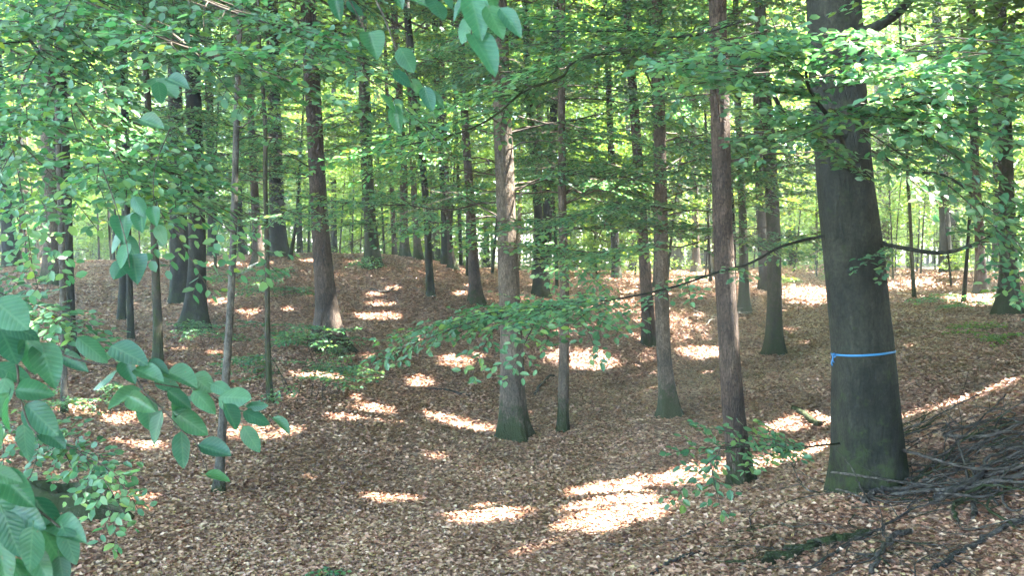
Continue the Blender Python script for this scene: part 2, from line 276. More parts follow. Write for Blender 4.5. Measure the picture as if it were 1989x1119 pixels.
def litter_material():
    m, nt, b = mat('fallen_beech_leaf'); L = nt.links
    g = N(nt, 'ShaderNodeNewGeometry')
    r = ramp(nt, [(0, (.088,.034,.020)), (.22, (.180,.082,.050)), (.5, (.305,.160,.102)), (.78, (.405,.240,.160)), (.93, (.50,.345,.25)), (1, (.31,.22,.09))])
    L.new(g.outputs['Random Per Island'], r.inputs[0])
    tc = N(nt, 'ShaderNodeTexCoord'); n = N(nt, 'ShaderNodeTexNoise', Scale=.45, Detail=5.0, Roughness=.65); L.new(tc.outputs['Object'], n.inputs['Vector'])
    r2 = ramp(nt, [(.34, (.62,.55,.46)), (.5, (1,.97,.92)), (.66, (1.25,1.20,1.14))]); L.new(n.outputs[0], r2.inputs[0])
    L.new(mix(nt, r.outputs[0], r2.outputs[0], 1.0, 'MULTIPLY'), b.inputs['Base Color'])
    b.inputs['Roughness'].default_value = .5; b.inputs['Specular IOR Level'].default_value = .45
    return m
M['litter'] = litter_material()
m_, nt_, b_ = mat('blue_plastic_tape'); b_.inputs['Base Color'].default_value = (.02,.14,.30,1); b_.inputs['Roughness'].default_value = .4
n_ = N(nt_, 'ShaderNodeTexNoise', Scale=60.0); q_ = N(nt_, 'ShaderNodeBump', Strength=.3, Distance=.002); nt_.links.new(n_.outputs[0], q_.inputs['Height']); nt_.links.new(q_.outputs[0], b_.inputs['Normal'])
M['tape'] = m_
m_, nt_, b_ = mat('pale_sunlit_wood')  # pale wood; its tone also paints the sunlight on the forked twig and stick
n_ = N(nt_, 'ShaderNodeTexNoise', Scale=30.0, Detail=5.0); r_ = ramp(nt_, [(.3, (.28,.25,.2)), (.7, (.5,.46,.4))]); nt_.links.new(n_.outputs[0], r_.inputs[0]); nt_.links.new(r_.outputs[0], b_.inputs['Base Color']); b_.inputs['Roughness'].default_value = .8
M['brightened'] = m_

# ------------------------------------------------------------------ mesh helpers
def mesh_obj(name, V, Q, mats, parent=None, mi=None, smooth=False, loc=None, uv=None, T=None):
    """Q: (n,4) quads; T: (m,3) triangles."""
    me = bpy.data.meshes.new(name); V = np.asarray(V, np.float32)
    o = bpy.data.objects.new(name, me); SC.collection.objects.link(o)
    if loc is not None:
        V = V - np.asarray(loc, np.float32); o.location = tuple(float(a) for a in loc)
    Q = np.asarray(Q, np.int32).reshape(-1, 4); nt3 = 0 if T is None else len(T)
    me.vertices.add(len(V)); me.vertices.foreach_set('co', V.ravel())
    li = Q.ravel() if T is None else np.r_[Q.ravel(), np.asarray(T, np.int32).ravel()]
    me.loops.add(len(li)); me.loops.foreach_set('vertex_index', li)
    me.polygons.add(len(Q) + nt3)
    st = np.arange(len(Q))*4; tot = np.full(len(Q), 4)
    if nt3: st = np.r_[st, len(Q)*4 + np.arange(nt3)*3]; tot = np.r_[tot, np.full(nt3, 3)]
    me.polygons.foreach_set('loop_start', st.astype(np.int32)); me.polygons.foreach_set('loop_total', tot.astype(np.int32))
    for m in (mats if isinstance(mats, (list, tuple)) else [mats]): me.materials.append(M[m] if isinstance(m, str) else m)
    if mi is not None: me.polygons.foreach_set('material_index', np.asarray(mi, np.int32))
    if smooth is not False:
        s = np.ones(len(Q) + nt3, bool) if smooth is True else np.asarray(smooth, bool)
        me.polygons.foreach_set('use_smooth', s)
    if uv is not None:
        l = me.uv_layers.new(name='UVMap'); l.data.foreach_set('uv', np.asarray(uv, np.float32).ravel())
    me.update(); me.validate()
    if parent is not None:
        o.parent = parent
        if loc is not None: o.location = tuple(np.asarray(o.location) - np.asarray(parent.location))
        else: o.location = tuple(-np.asarray(parent.location))
    return o
def thing(name, label, cat, loc, group=None):
    o = bpy.data.objects.new(name, None); SC.collection.objects.link(o); o.location = tuple(float(a) for a in loc); o.empty_display_size = .2
    o['label'] = label; o['category'] = cat
    if group: o['group'] = group
    return o
def unit(v): return v/np.maximum(np.linalg.norm(v, axis=-1, keepdims=True), 1e-9)

class Mesh:
    """collects leaf and twig geometry; material slot 0 leaves, slot 1 wood"""
    def __init__(s): s.V = []; s.Q = []; s.mi = []; s.n = 0; s.uv = []
    def add(s, V, Q, mi, uv=None):
        s.V.append(V); s.Q.append(Q + s.n); s.mi.append(np.full(len(Q), mi)); s.n += len(V)
        s.uv.append(uv if uv is not None else np.zeros((len(Q)*4, 2)))
    def build(s, name, mats, parent=None, loc=None, uv=False, smooth=False):
        if not s.V: return None
        mi = np.concatenate(s.mi)
        sm = (mi == 1) if not smooth else np.ones(len(mi), bool)
        return mesh_obj(name, np.concatenate(s.V), np.concatenate(s.Q), mats, parent, mi, sm, loc, np.concatenate(s.uv) if uv else None)

def leaves(ms, P, D, Nn, L, kind='hex', mi=0):
    """beech leaves: P foot, D direction, Nn normal, L length"""
    n = len(P)
    if n == 0: return
    D = unit(D); S = unit(np.cross(D, Nn)); Nn = np.cross(S, D); L = np.broadcast_to(L, (n,))[:, None]; W = L*R.uniform(.52, .72, (n, 1))
    f = L*R.uniform(-.04, .17, (n, 1)); dr = -L*R.uniform(0, .18, (n, 1))
    if kind == 'quad':
        V = np.stack([P, P + D*L*.45 + S*W*.52 + Nn*f, P + D*L + Nn*dr, P + D*L*.45 - S*W*.52 + Nn*f], 1)
        ms.add(V.reshape(-1, 3), np.arange(n*4).reshape(-1, 4), mi)
    elif kind == 'hex':
        V = np.stack([P, P + D*L*.28 + S*W*.44 + Nn*f*.8, P + D*L*.70 + S*W*.40 + Nn*(f + dr*.4), P + D*L + Nn*dr, P + D*L*.70 - S*W*.40 + Nn*(f + dr*.4), P + D*L*.28 - S*W*.44 + Nn*f*.8], 1)
        b = (np.arange(n)*6)[:, None]
        ms.add(V.reshape(-1, 3), np.concatenate([b + np.array([[0, 1, 2, 3]]), b + np.array([[0, 3, 4, 5]])]), mi)
    else:                                            # full outline with wavy margin
        nt_, ns = 11, 7
        t = np.linspace(0, 1, nt_); s = np.linspace(-1, 1, ns)
        w = np.sin(pi*t**.82)**.72*(1 - .18*t); w[0] = .02; w[-1] = .01
        T_, S_ = np.meshgrid(t, s, indexing='ij')
        wv = w[:, None]*np.ones(ns)
        edge = 1 + .035*np.cos(T_*2*pi*9)*(np.abs(S_) > .9)
        ph = R.uniform(0, 6, (n, 1, 1)); cup = f[:, :, None]*1.6
        lx = L[:, :, None]*T_; ly = (W[:, :, None]*.5)*wv*S_*edge
        lz = cup*(np.abs(S_)**1.5)*wv + dr[:, :, None]*1.2*T_**2 + L[:, :, None]*.010*np.sin(T_*2*pi*2.2 + ph)*np.abs(S_)
        V = P[:, None, None, :] + D[:, None, None, :]*lx[..., None] + S[:, None, None, :]*ly[..., None] + Nn[:, None, None, :]*lz[..., None]
        i, j = np.meshgrid(np.arange(nt_-1), np.arange(ns-1), indexing='ij'); a = (i*ns + j).ravel()
        q = np.stack([a, a + 1, a + ns + 1, a + ns], 1)
        uvv = np.stack([(S_*wv*.5 + .5).ravel(), T_.ravel()], 1)
        Q = (q[None] + (np.arange(n)*nt_*ns)[:, None, None]).reshape(-1, 4)
        ms.add(V.reshape(-1, 3), Q, mi, uvv[np.tile(q, (n, 1)).ravel()])
def tubes(ms, A, B, ra, rb, seg=4, mi=1):
    A = np.asarray(A, float).reshape(-1, 3); B = np.asarray(B, float).reshape(-1, 3); n = len(A)
    if n == 0: return
    ra = np.broadcast_to(ra, (n,)); rb = np.broadcast_to(rb, (n,))
    d = unit(B - A); h = np.where(np.abs(d[:, 2:3]) > .9, np.array([[1., 0, 0]]), np.array([[0, 0, 1.]])); u = unit(np.cross(d, h)); v = np.cross(d, u)
    th = np.arange(seg)/seg*2*pi; c = np.cos(th)[None, :, None]; s = np.sin(th)[None, :, None]
    ring = u[:, None]*c + v[:, None]*s
    V = np.concatenate([A[:, None] + ring*ra[:, None, None], B[:, None] + ring*rb[:, None, None]], 1)
    k = np.arange(seg); q = np.stack([k, (k+1) % seg, (k+1) % seg + seg, k + seg], 1)
    Q = (q[None] + (np.arange(n)*2*seg)[:, None, None]).reshape(-1, 4)
    ms.add(V.reshape(-1, 3), Q, mi)
def path_tube(ms, P, r, seg=8, mi=1, lump=0.0):
    """continuous tube through points with radii"""
    P = np.asarray(P, float); r = np.broadcast_to(r, (len(P),)); d = unit(np.gradient(P, axis=0))
    u = unit(np.cross(d, np.array([.13, .21, .97]))); v = np.cross(d, u)
    th = np.arange(seg)/seg*2*pi
    rad = r[:, None]*(1 + lump*R.normal(size=(len(P), seg)))
    V = P[:, None] + (u[:, None]*np.cos(th)[None, :, None] + v[:, None]*np.sin(th)[None, :, None])*rad[..., None]
    i, j = np.meshgrid(np.arange(len(P)-1), np.arange(seg), indexing='ij')
    a = (i*seg + j).ravel(); b = (i*seg + (j+1) % seg).ravel()
    Q = np.stack([a, b, b + seg, a + seg], 1)
    n = len(P); cap = [[0, 0, 0, 0]]
    ms.add(V.reshape(-1, 3), Q, mi)
    if seg in (4, 6, 8):
        for base in (0, (n-1)*seg):
            k = [base + x for x in range(seg)]
            qs = [k[:4]] if seg == 4 else [[k[0], k[1], k[2], k[3]], [k[0], k[3], k[4], k[5]]] if seg == 6 else [[k[0], k[1], k[2], k[3]], [k[0], k[3], k[4], k[5]], [k[0], k[5], k[6], k[7]]]
            ms.Q.append(np.array(qs) + ms.n - len(V.reshape(-1, 3))); ms.mi.append(np.full(len(qs), mi)); ms.uv.append(np.zeros((len(qs)*4, 2)))
def smooth_path(P, n):
    """Catmull-Rom through the points"""
    P = np.asarray(P, float); m = len(P); Pe = np.vstack([2*P[0]-P[1], P, 2*P[-1]-P[-2]])
    t = np.linspace(0, m-1-1e-6, n); i = t.astype(int); f = (t - i)[:, None]
    a, b, c, d = Pe[i], Pe[i+1], Pe[i+2], Pe[i+3]
    return .5*((2*b) + (c-a)*f + (2*a-5*b+4*c-d)*f**2 + (3*b-a-3*c+d)*f**3)

# ------------------------------------------------------------------ where the sun comes through the leaves
# openings in the leaf roof, given by the sunlit spots they leave on the ground (px, py, rx, ry, tilt)
SPOTS = [(1180,1000,112,30,-8),(1105,963,34,16,0),(1225,945,52,17,-8),(1335,922,75,20,-10),(1430,905,55,14,-6),(1530,880,65,13,-8),(1602,860,42,9,-8),(940,1002,76,17,-4),
 (880,1010,34,11,0),(990,985,28,10,0),(1010,1072,78,8,-12),(1110,1040,40,7,-12),(1130,700,48,19,4),(1078,694,26,12,0),(1192,711,16,5,0),(700,797,62,13,-2),(690,772,24,11,0),
 (812,740,36,13,0),(745,798,26,7,0),(820,799,16,5,0),(632,800,22,6,0),(690,850,9,14,0),(692,880,10,10,0),(838,886,36,11,0),(565,836,26,12,0),(600,925,22,8,0),(540,915,18,7,0),
 (492,935,17,7,0),(448,1000,15,11,0),(292,962,19,9,0),(285,868,42,11,0),(250,893,26,9,0),(225,858,36,8,0),(420,588,27,9,0),(482,605,32,7,0),(412,686,24,5,0),(345,679,20,4,0),
 (300,676,18,5,0),(92,672,16,7,0),(150,676,12,6,0),(725,573,20,7,0),(735,590,30,6,0),(662,637,13,5,0),(712,617,28,5,0),(760,560,14,5,0),(885,700,44,13,0),(930,690,20,8,0),
 (1300,538,100,9,0),(1430,536,60,9,0),(1570,575,50,12,0),(1905,583,62,11,0),(1860,580,40,8,0),(1762,672,16,8,0),(1782,660,9,4,0),(1956,717,12,4,0),(1780,800,55,11,-14),(1860,778,50,10,-16),
 (1940,752,50,10,-16),(1606,932,30,6,-14),(1040,1062,60,7,-12),(1480,893,60,14,-8),(1160,955,60,16,-4),(120,520,22,5,0),(235,519,20,4,0),(405,513,28,4,0),(455,515,18,4,0),(600,506,24,3,0),(700,508,30,3,0),(1270,570,30,4,0),(1345,575,22,4,0),(1650,600,20,5,0),
 (560,770,18,7,0),(100,760,30,8,0),(190,800,20,8,0),(60,940,28,8,0),(1240,660,14,4,0),(1350,700,16,4,0),(1360,640,14,4,0),(1530,640,16,4,0),(1000,600,16,5,0),(890,570,16,4,0),(560,600,18,5,0),
 (600,640,15,4,0),(150,610,20,5,0),(60,600,18,4,0),(250,590,16,4,0),(960,940,16,6,0),(1030,940,16,6,0),(740,960,14,5,0),(330,1030,12,5,0),(1850,690,18,3,0),(1700,560,30,5,0),(1780,550,26,5,0)]
# sunbeams that fall on a trunk or a spray of leaves (px, py, depth, radius)
BEAMS = [(645,628,16.4,.20),(648,600,16.4,.14),(1430,600,9.6,.09),(1431,540,9.6,.08),(1434,660,9.6,.08),(508,495,27,.35),(1360,330,40,.4),(1360,400,40,.4),(1046,330,24,.22),(312,635,13.9,.12),
 (470,432,6,.12),(1475,92,4,.30),(1505,80,4,.18),(1370,115,4.2,.16),(1720,235,4.6,.26),(1660,200,4.6,.2),(1560,180,4.6,.2),(250,965,4.6,.16),(235,930,4.6,.14),(40,585,5,.22),(80,600,5,.14),(1070,428,10,.25),(1110,445,10,.2),(870,395,20,.4),
 (985,595,6.3,.10),(935,655,6.3,.12),(870,640,6.3,.10),(245,250,4.5,.2),(175,195,4.5,.12),(290,120,4.5,.15),(460,190,9.3,.15),(455,360,9.3,.12),(125,750,11.4,.15),(985,300,13.1,.25),(990,440,13.1,.2),(650,700,14.5,.3),(620,690,14.5,.25),
 (760,200,7,.2),(700,260,9,.3),(560,330,12,.3),(850,250,12,.3),(1200,300,14,.4),(1300,250,14,.4),(1850,300,5.5,.25),(1760,470,12,.4),(1580,330,20,.5),(160,430,12,.3),(60,450,12,.3),(380,430,12,.3),(350,250,10,.3)]
_q = np.random.default_rng(21)
SPOTS += [(_q.uniform(60, 1560), _q.uniform(540, 980), _q.uniform(7, 20), _q.uniform(2.5, 6), _q.uniform(-12, 8)) for _ in range(70)]
_sp = np.array(SPOTS, float); _bm = [(at(a, b, c), d) for a, b, c, d in BEAMS]
_my, _mx = np.meshgrid(np.arange(0, 1180, 2.), np.arange(-100, 2100, 2.), indexing='ij'); _map = np.full(_my.shape, 99., np.float32)
for cx, cyy, rx, ry, a in _sp:
    ca, sa = cos(radians(a)), sin(radians(a)); dx = _mx - cx; dy = _my - cyy
    _map = np.minimum(_map, (1.4 if rx < 45 else .95)*(((dx*ca + dy*sa)/rx)**2 + ((-dx*sa + dy*ca)/ry)**2))
def open_to_sun(P, ragged=.42):
    """True where a leaf at P would stand in one of the openings"""
    Q = P.copy()
    for _ in range(3):
        g = terrain(Q[:, 0], Q[:, 1]); t = (Q[:, 2] - g)/SUN[2]; Q = Q - SUN*t[:, None]
    px, py = to_px(Q); ok = (Q[:, 1] > 3)
    hit = np.zeros(len(P), bool)
    jx = R.normal(size=len(P))*ragged
    ii = ((py)/2).astype(int); jj = ((px + 100)/2).astype(int); ok &= (ii >= 0) & (ii < _map.shape[0]) & (jj >= 0) & (jj < _map.shape[1])
    hit[ok] = _map[ii[ok], jj[ok]] < 1.75 + jx[ok]
    for c, r in _bm:
        w = P - c; t = w @ SUN; d2 = (w**2).sum(1) - t*t
        hit |= (t > .45) & (d2 < (r*1.25)**2)
    return hit

# ------------------------------------------------------------------ leafy sprays
def spray(ms, p0, d, L, W, ls, kind='hex', gap=1.0, droop=.12, tilt=.28, twig=.0022, carve=True, up=(0, 0, 1), woody=True, keep=1.0):
    """flat beech spray: an axis with alternate side twigs that carry alternate leaves"""
    d = unit(np.asarray(d, float)); up = unit(np.asarray(up, float) + R.normal(size=3)*.12); side = unit(np.cross(d, up)); up = np.cross(side, d)
    stp = ls*1.15*gap; nt = max(3, int(L/stp)); t = (np.arange(nt) + .5)/nt
    wig = R.normal()*.12
    def axis(t): return p0 + d*(t*L)[..., None] + side*(wig*L*t**2)[..., None] - np.array([0, 0, 1.])*(droop*L*t**2)[..., None]
    A = axis(t); sg = np.where(np.arange(nt) % 2 == 0, 1., -1.)
    tl = W*(np.sin(pi*np.clip(t*.92 + .08, 0, 1))**.7*.9 + .12)*R.uniform(.65, 1.15, nt)
    an = np.radians(R.uniform(40, 62, nt))
    td = d*np.cos(an)[:, None] + side*(np.sin(an)*sg)[:, None] + up*R.normal(size=(nt, 1))*.12
    ls_step = ls*.62*gap; nl = max(2, int(W*1.3/ls_step)); k = (np.arange(nl) + .7)*ls_step
    K, I = np.meshgrid(k, np.arange(nt)); msk = (K <= tl[:, None] + ls*.2) & (R.uniform(size=K.shape) < keep)
    I = I[msk]; K = K[msk]; alt = np.where(np.round(K/ls_step - .7).astype(int) % 2 == 0, 1., -1.)
    P = A[I] + td[I]*K[:, None] - np.array([0, 0, 1.])*(droop*.8*K**2/max(W, .05))[:, None]
    sd2 = np.cross(td[I], up); aa = np.radians(R.uniform(25, 65, len(I)))
    D = td[I]*np.cos(aa)[:, None] + sd2*(np.sin(aa)*alt)[:, None]
    # leaves along the axis too
    na = int(L/(ls*.8*gap)); ta = (np.arange(na) + R.uniform(0, 1, na))/max(na, 1)
    Pa = axis(ta); Da = d + side*np.where(np.arange(na) % 2 == 0, 1.2, -1.2)[:, None]
    Pt = axis(np.array([1.0])); Dt = d[None]
    P = np.concatenate([P, Pa, Pt]); D = np.concatenate([D, Da, Dt])
    n = len(P); Nn = up + R.normal(size=(n, 3))*tilt; D = D + R.normal(size=(n, 3))*.15 - np.array([0, 0, 1.])*R.uniform(0, .3, (n, 1))
    sz = ls*R.uniform(.68, 1.15, n)
    if carve:
        kp = ~open_to_sun(P + unit(D)*ls*.5); P, D, Nn, sz = P[kp], D[kp], Nn[kp], sz[kp]
    leaves(ms, P, D, Nn, sz, kind)
    if woody:
        B = A + td*tl[:, None] - np.array([0, 0, 1.])*(droop*.8*tl**2/max(W, .05))[:, None]
        kp = ~open_to_sun((A + B)/2) if carve else np.ones(len(A), bool)
        tubes(ms, A[kp], B[kp], twig*.8, twig*.4, 3)
        aa = axis(np.linspace(0, 1, 7)); path_tube(ms, aa, np.linspace(twig*2, twig*.8, 7), 4)

def limb(ms, p0, az, L, ls, rise=None, kind='hex', r=.02, gap=1.0, carve=True, n_sub=None, first=.3, seg=5, el_up=None):
    """a side branch with sprays"""
    rise = R.uniform(-.05, .55) if rise is None else rise
    dh = np.array([sin(az), cos(az), 0.]); sd = np.array([cos(az), -sin(az), 0.])
    t = np.linspace(0, 1, 9); wob = np.cumsum(R.normal(size=9))*.035*L
    pts = p0 + dh*(t*L)[:, None] + np.array([0, 0, 1.])*(rise*L*(t - .55*t*t) + .02*L*np.cumsum(R.normal(size=9)))[:, None] + sd*(wob*t)[:, None]
    path_tube(ms, pts, np.linspace(r*.8, max(r*.2, .0025), 9), seg)
    ns = n_sub or max(4, int(L/.26))
    for i in range(ns):
        tt = first + (1-first)*(i + .5)/ns; x = tt*8; k = int(x); q = pts[k]*(1-(x-k)) + pts[min(k+1, 8)]*(x-k)
        a = az + (1 if i % 2 else -1)*R.uniform(.5, 1.0)
        l = L*R.uniform(.30, .54)*(1.15 - .5*tt)
        spray(ms, q, [sin(a), cos(a), R.uniform(-.38, .30)], l, l*.38, ls, kind, gap, carve=carve, tilt=.48, twig=.003 if ls > .06 else .002)
    spray(ms, pts[-2], pts[-1] - pts[-3], L*.34, L*.13, ls, kind, gap, carve=carve, twig=.003)
    return pts

# ------------------------------------------------------------------ trunks
class Stem:
    def __init__(s, pts, depth, base_z, flare, H=19.0, seed=0):
        rs = np.random.default_rng(seed)
        P = np.array([at(a, b, depth) for a, b, w in pts]); rad = np.array([w*depth/F_PX/2 for a, b, w in pts])
        P[0, 2] = base_z
        z = P[:, 2]; top = P[-1]; lean = (P[-1, 0] - P[-3, 0])/max(P[-1, 2]-P[-3, 2], .5)
        zt = base_z + H
        if zt > z[-1] + 1:
            ext = np.linspace(z[-1], zt, 6)[1:]
            ex = top[0] + lean*.5*(ext - z[-1]); er = rad[-1]*np.linspace(1, .25, 6)[1:]
            z = np.r_[z, ext]; xs = np.r_[P[:, 0], ex]; rad = np.r_[rad, er]
        else: xs = P[:, 0]
        s.zk = np.linspace(z[0], z[-1], 160); dz = s.zk[1]-s.zk[0]
        k = np.exp(-(np.arange(-12, 13)/(.28/dz if dz < .28 else 1))**2/2); k /= k.sum()
        def sm(a):
            e = np.r_[2*a[0]-a[12:0:-1], a, 2*a[-1]-a[-2:-14:-1]]; return np.convolve(e, k, 'valid')
        s.x = sm(np.interp(s.zk, z, xs)); yl = rs.normal()*.012
        s.y = depth + yl*(s.zk - z[0]) + .05*np.sin(s.zk*.5 + rs.uniform(0, 6))*(s.zk - z[0])/8
        s.x = s.x + .006*np.sin(s.zk*1.3 + rs.uniform(0, 6))
        s.r = sm(np.interp(s.zk, z, rad)); s.z0 = base_z; s.z1 = zt
        s.flare = flare; s.nl = rs.integers(4, 7); s.ph = rs.uniform(0, 6.28, 8); s.am = rs.uniform(.4, 1, 8)
    def center(s, z): return np.stack([np.interp(z, s.zk, s.x), np.interp(z, s.zk, s.y), np.asarray(z, float)*1.0], -1)
    def rad(s, z, th):
        r = np.interp(z, s.zk, s.r); h = np.maximum(z - s.z0, -.15)
        r0 = np.interp(s.z0 + .9, s.zk, s.r)
        lob = .5 + .5*np.cos(s.nl*th + s.ph[0] + .5*np.sin(2*th + s.ph[1]))
        fl = s.flare*(1.25*np.exp(-h/(1.0*r0 + .08))*(.30 + 1.3*lob*s.am[0] + .25*np.sin(th*2 + s.ph[2])) + .35*np.exp(-h/(2.6*r0 + .2))*lob)
        lump = .028*np.sin(3*th + z*1.1 + s.ph[3]) + .02*np.sin(5*th - z*2.3 + s.ph[4]) + .018*np.sin(2*th + z*4.1 + s.ph[5]) + .012*np.sin(7*th + z*7 + s.ph[6])
        return r*(1 + lump) + r0*fl
    def mesh(s, z0=None, z1=None, seg=24, step=.12):
        lo = s.z0 - .35 if z0 is None else z0; hi = s.z1 if z1 is None else z1
        zz = np.r_[np.arange(lo, min(s.z0 + 1.0, hi), .05), np.arange(s.z0 + 1.0, hi, step if hi - lo < 9 else .25), hi]
        th = np.arange(seg)/seg*2*pi; Z, T_ = np.meshgrid(zz, th, indexing='ij')
        r = s.rad(Z, T_); c = s.center(zz)
        V = np.stack([c[:, 0:1] + r*np.cos(T_), c[:, 1:2] + r*np.sin(T_), Z], -1).reshape(-1, 3)
        i, j = np.meshgrid(np.arange(len(zz)-1), np.arange(seg), indexing='ij'); a = (i*seg + j).ravel(); b = (i*seg + (j+1) % seg).ravel()
        return V, np.stack([a, b, b + seg, a + seg], 1)

def canopy(ms, c, rad, z0, z1, n_cl, ls, per=70, thin=1.0):
    """high crown: limbs and flat leaf clumps"""
    n_cl = int(n_cl*thin)
    if n_cl < 1: return
    a = R.uniform(0, 2*pi, n_cl); rr = rad*np.sqrt(R.uniform(0, 1, n_cl)); zz = R.uniform(0, 1, n_cl)
    prof = np.where(zz < .35, .75 + .7*zz, 1.0 - .75*((zz - .35)/.65)**2)
    cc = np.stack([c[0] + np.sin(a)*rr*prof, c[1] + np.cos(a)*rr*prof, z0 + (z1 - z0)*zz - .12*rr], -1)
    cr = R.uniform(.45, 1.0, n_cl)*(.75 + ls*1.5)
    I = np.repeat(np.arange(n_cl), per); u = R.normal(size=(len(I), 3))*np.array([.55, .55, .16])
    P = cc[I] + u*cr[I][:, None]; kp = ~open_to_sun(P); P = P[kp]; u = u[kp]
    D = np.stack([u[:, 0], u[:, 1], -.15*np.ones(len(P))], -1) + R.normal(size=(len(P), 3))*.25
    leaves(ms, P, D, np.array([0, 0, 1.]) + R.normal(size=(len(P), 3))*.35, ls*R.uniform(.7, 1.25, len(P)), 'quad')
    k = R.choice(n_cl, min(n_cl, 26), replace=False)                # limbs that carry the clumps
    A = np.stack([np.full(len(k), c[0]), np.full(len(k), c[1]), np.clip(cc[k, 2] - R.uniform(.8, 2.2, len(k)), z0 - 1.5, z1 - 2)], -1)
    mid = (A + cc[k])/2 - np.array([0, 0, .12])*rr[k][:, None]*.3
    tubes(ms, A, mid, .05, .03, 5); tubes(ms, mid, cc[k], .03, .012, 4)

# ================================================================== THE GROUND
def build_ground():
    def ax(n, a, k): u = np.linspace(-1, 1, n); return np.sinh(u*k)/np.sinh(k)*a
    xs = ax(420, 230, 3.6); u = np.linspace(0, 1, 460); ys = -40 + 0*u; ys = np.r_[np.linspace(-60, 2, 40)[:-1], 2 + (np.sinh(u*3.2)/np.sinh(3.2))*250]
    X, Y = np.meshgrid(xs, ys, indexing='ij')
    inside = (np.abs(X) < 79) & (Y > -29) & (Y < 128)
    Z = np.where(inside, terrain(X, Y), terrain_raw(X, Y))
    V = np.stack([X, Y, Z], -1).reshape(-1, 3); n = len(ys)
    i, j = np.meshgrid(np.arange(len(xs)-1), np.arange(n-1), indexing='ij'); a = (i*n + j).ravel()
    o = mesh_obj('ground', V, np.stack([a, a + n, a + n + 1, a + 1], 1), 'ground', smooth=True); o['kind'] = 'structure'
build_ground()

def build_litter(n=1000000):
    r = 2.6 + 46*R.uniform(0, 1, n)**1.3; a = np.radians(R.uniform(-37, 37, n))
    x = r*np.sin(a); y = r*np.cos(a)
    P = np.stack([x, y, terrain(x, y) + R.uniform(.004, .035, n)], -1)
    th = R.uniform(0, 2*pi, n); D = np.stack([np.cos(th), np.sin(th), R.normal(size=n)*.15], -1)
    ms = Mesh(); L = R.uniform(.026, .060, n)*(.74 + r/30)
    D = unit(D); Nn = np.array([0, 0, 1.]) + R.normal(size=(n, 3))*.36; S = unit(np.cross(D, Nn)); Nn = np.cross(S, D); L = L[:, None]; W = L*.66; f = L*R.uniform(-.12, .28, (n, 1))
    V = np.stack([P, P + D*L*.5 + S*W*.5 + Nn*f, P + D*L, P + D*L*.5 - S*W*.5 + Nn*f*R.uniform(.2, 1.2, (n, 1))], 1)
    ms.add(V.reshape(-1, 3), np.arange(n*4).reshape(-1, 4), 0)
    o = ms.build('leaf_litter', ['litter']); o['kind'] = 'stuff'; o['label'] = 'brown fallen beech leaves covering the forest floor'; o['category'] = 'leaf litter'
build_litter()

# ================================================================== THE TREES IN VIEW
STEMS = []
for k, (kind, label, Y, bk, pts, flare, nl, big) in enumerate(TREES):
    bx, by, bw = pts[0]; p = at(bx, by, Y); bz = float(terrain(p[0], Y))
    H = {0: 10.5, 1: 24.0}[big]
    st = Stem(pts, Y, bz, flare*(1.15 if 0 < k else 1.0), H, seed=100 + k); STEMS.append(st)
    root = thing(kind, label, {'beech_tree': 'tree', 'forest_tree': 'tree', 'young_tree': 'young tree', 'sapling': 'sapling'}[kind], (p[0], Y, bz))
    V, Q = st.mesh(seg=40 if k == 0 else 24 if Y < 20 else 14, step=.06 if k == 0 else .12)
    mesh_obj('trunk', V, Q, bk, root, smooth=True, loc=(p[0], Y, bz))
    if 'forking' in label:                                          # the second stem of the fork
        s2 = Stem([(1052, 578, 30), (1057, 540, 22), (1066, 400, 18), (1074, 250, 16), (1079, 80, 14), (1084, 0, 13)], Y + .05, bz, .2, H, seed=3)
        V, Q = s2.mesh(seg=16); mesh_obj('trunk', V, Q, bk, root, smooth=True, loc=(p[0], Y, bz))
    ms = Mesh()
    far = Y > 26
    zt = E + .30*Y + 1.0                                            # a little above the top of the picture there
    for i in range(int(nl*(3.6 if Y < 22 else 2.4))):
        z = R.uniform(max(bz + 2.2, E + (.2 if Y > 12 else .8)), max(zt, E + 3)); c = st.center(z)
        az = R.uniform(0, 2*pi); L = R.uniform(1.4, 3.0) if big else R.uniform(1.0, 2.2)
        if Y < 13: L *= .7
        limb(ms, c, az, L, .075 if Y < 15 else .085 if Y < 22 else .10 if not far else .13, kind='hex' if Y < 15 else 'quad', gap=1.0 if Y < 20 else 1.05, r=.018 if big else .011, seg=4)
    if big:
        c = st.center(min(st.z0 + 14, st.z1))
        canopy(ms, c, 5.0, bz + (9.5 if Y < 23 else 8), bz + 25, (520 if Y < 16 else 400), .19, 64, thin=1.0 if Y < 23 else .45)
    else:
        c = st.center(st.z1 - 2.5)
        for i in range(9):
            z = R.uniform(max(st.z0 + 3.5, zt - 1.5), st.z1 - .3) if st.z1 - .3 > max(st.z0 + 3.5, zt - 1.5) else st.z1 - R.uniform(.2, 2)
            limb(ms, st.center(z), R.uniform(0, 2*pi), R.uniform(1.0, 1.9), .10, kind='quad', r=.012, seg=4)
    ms.build('crown', ['leaf' if Y < 26 else 'leaf_far', 'twig'], root, loc=(p[0], Y, bz))
    if k == 0: BIG = root; BIGLOC = (p[0], Y, bz)

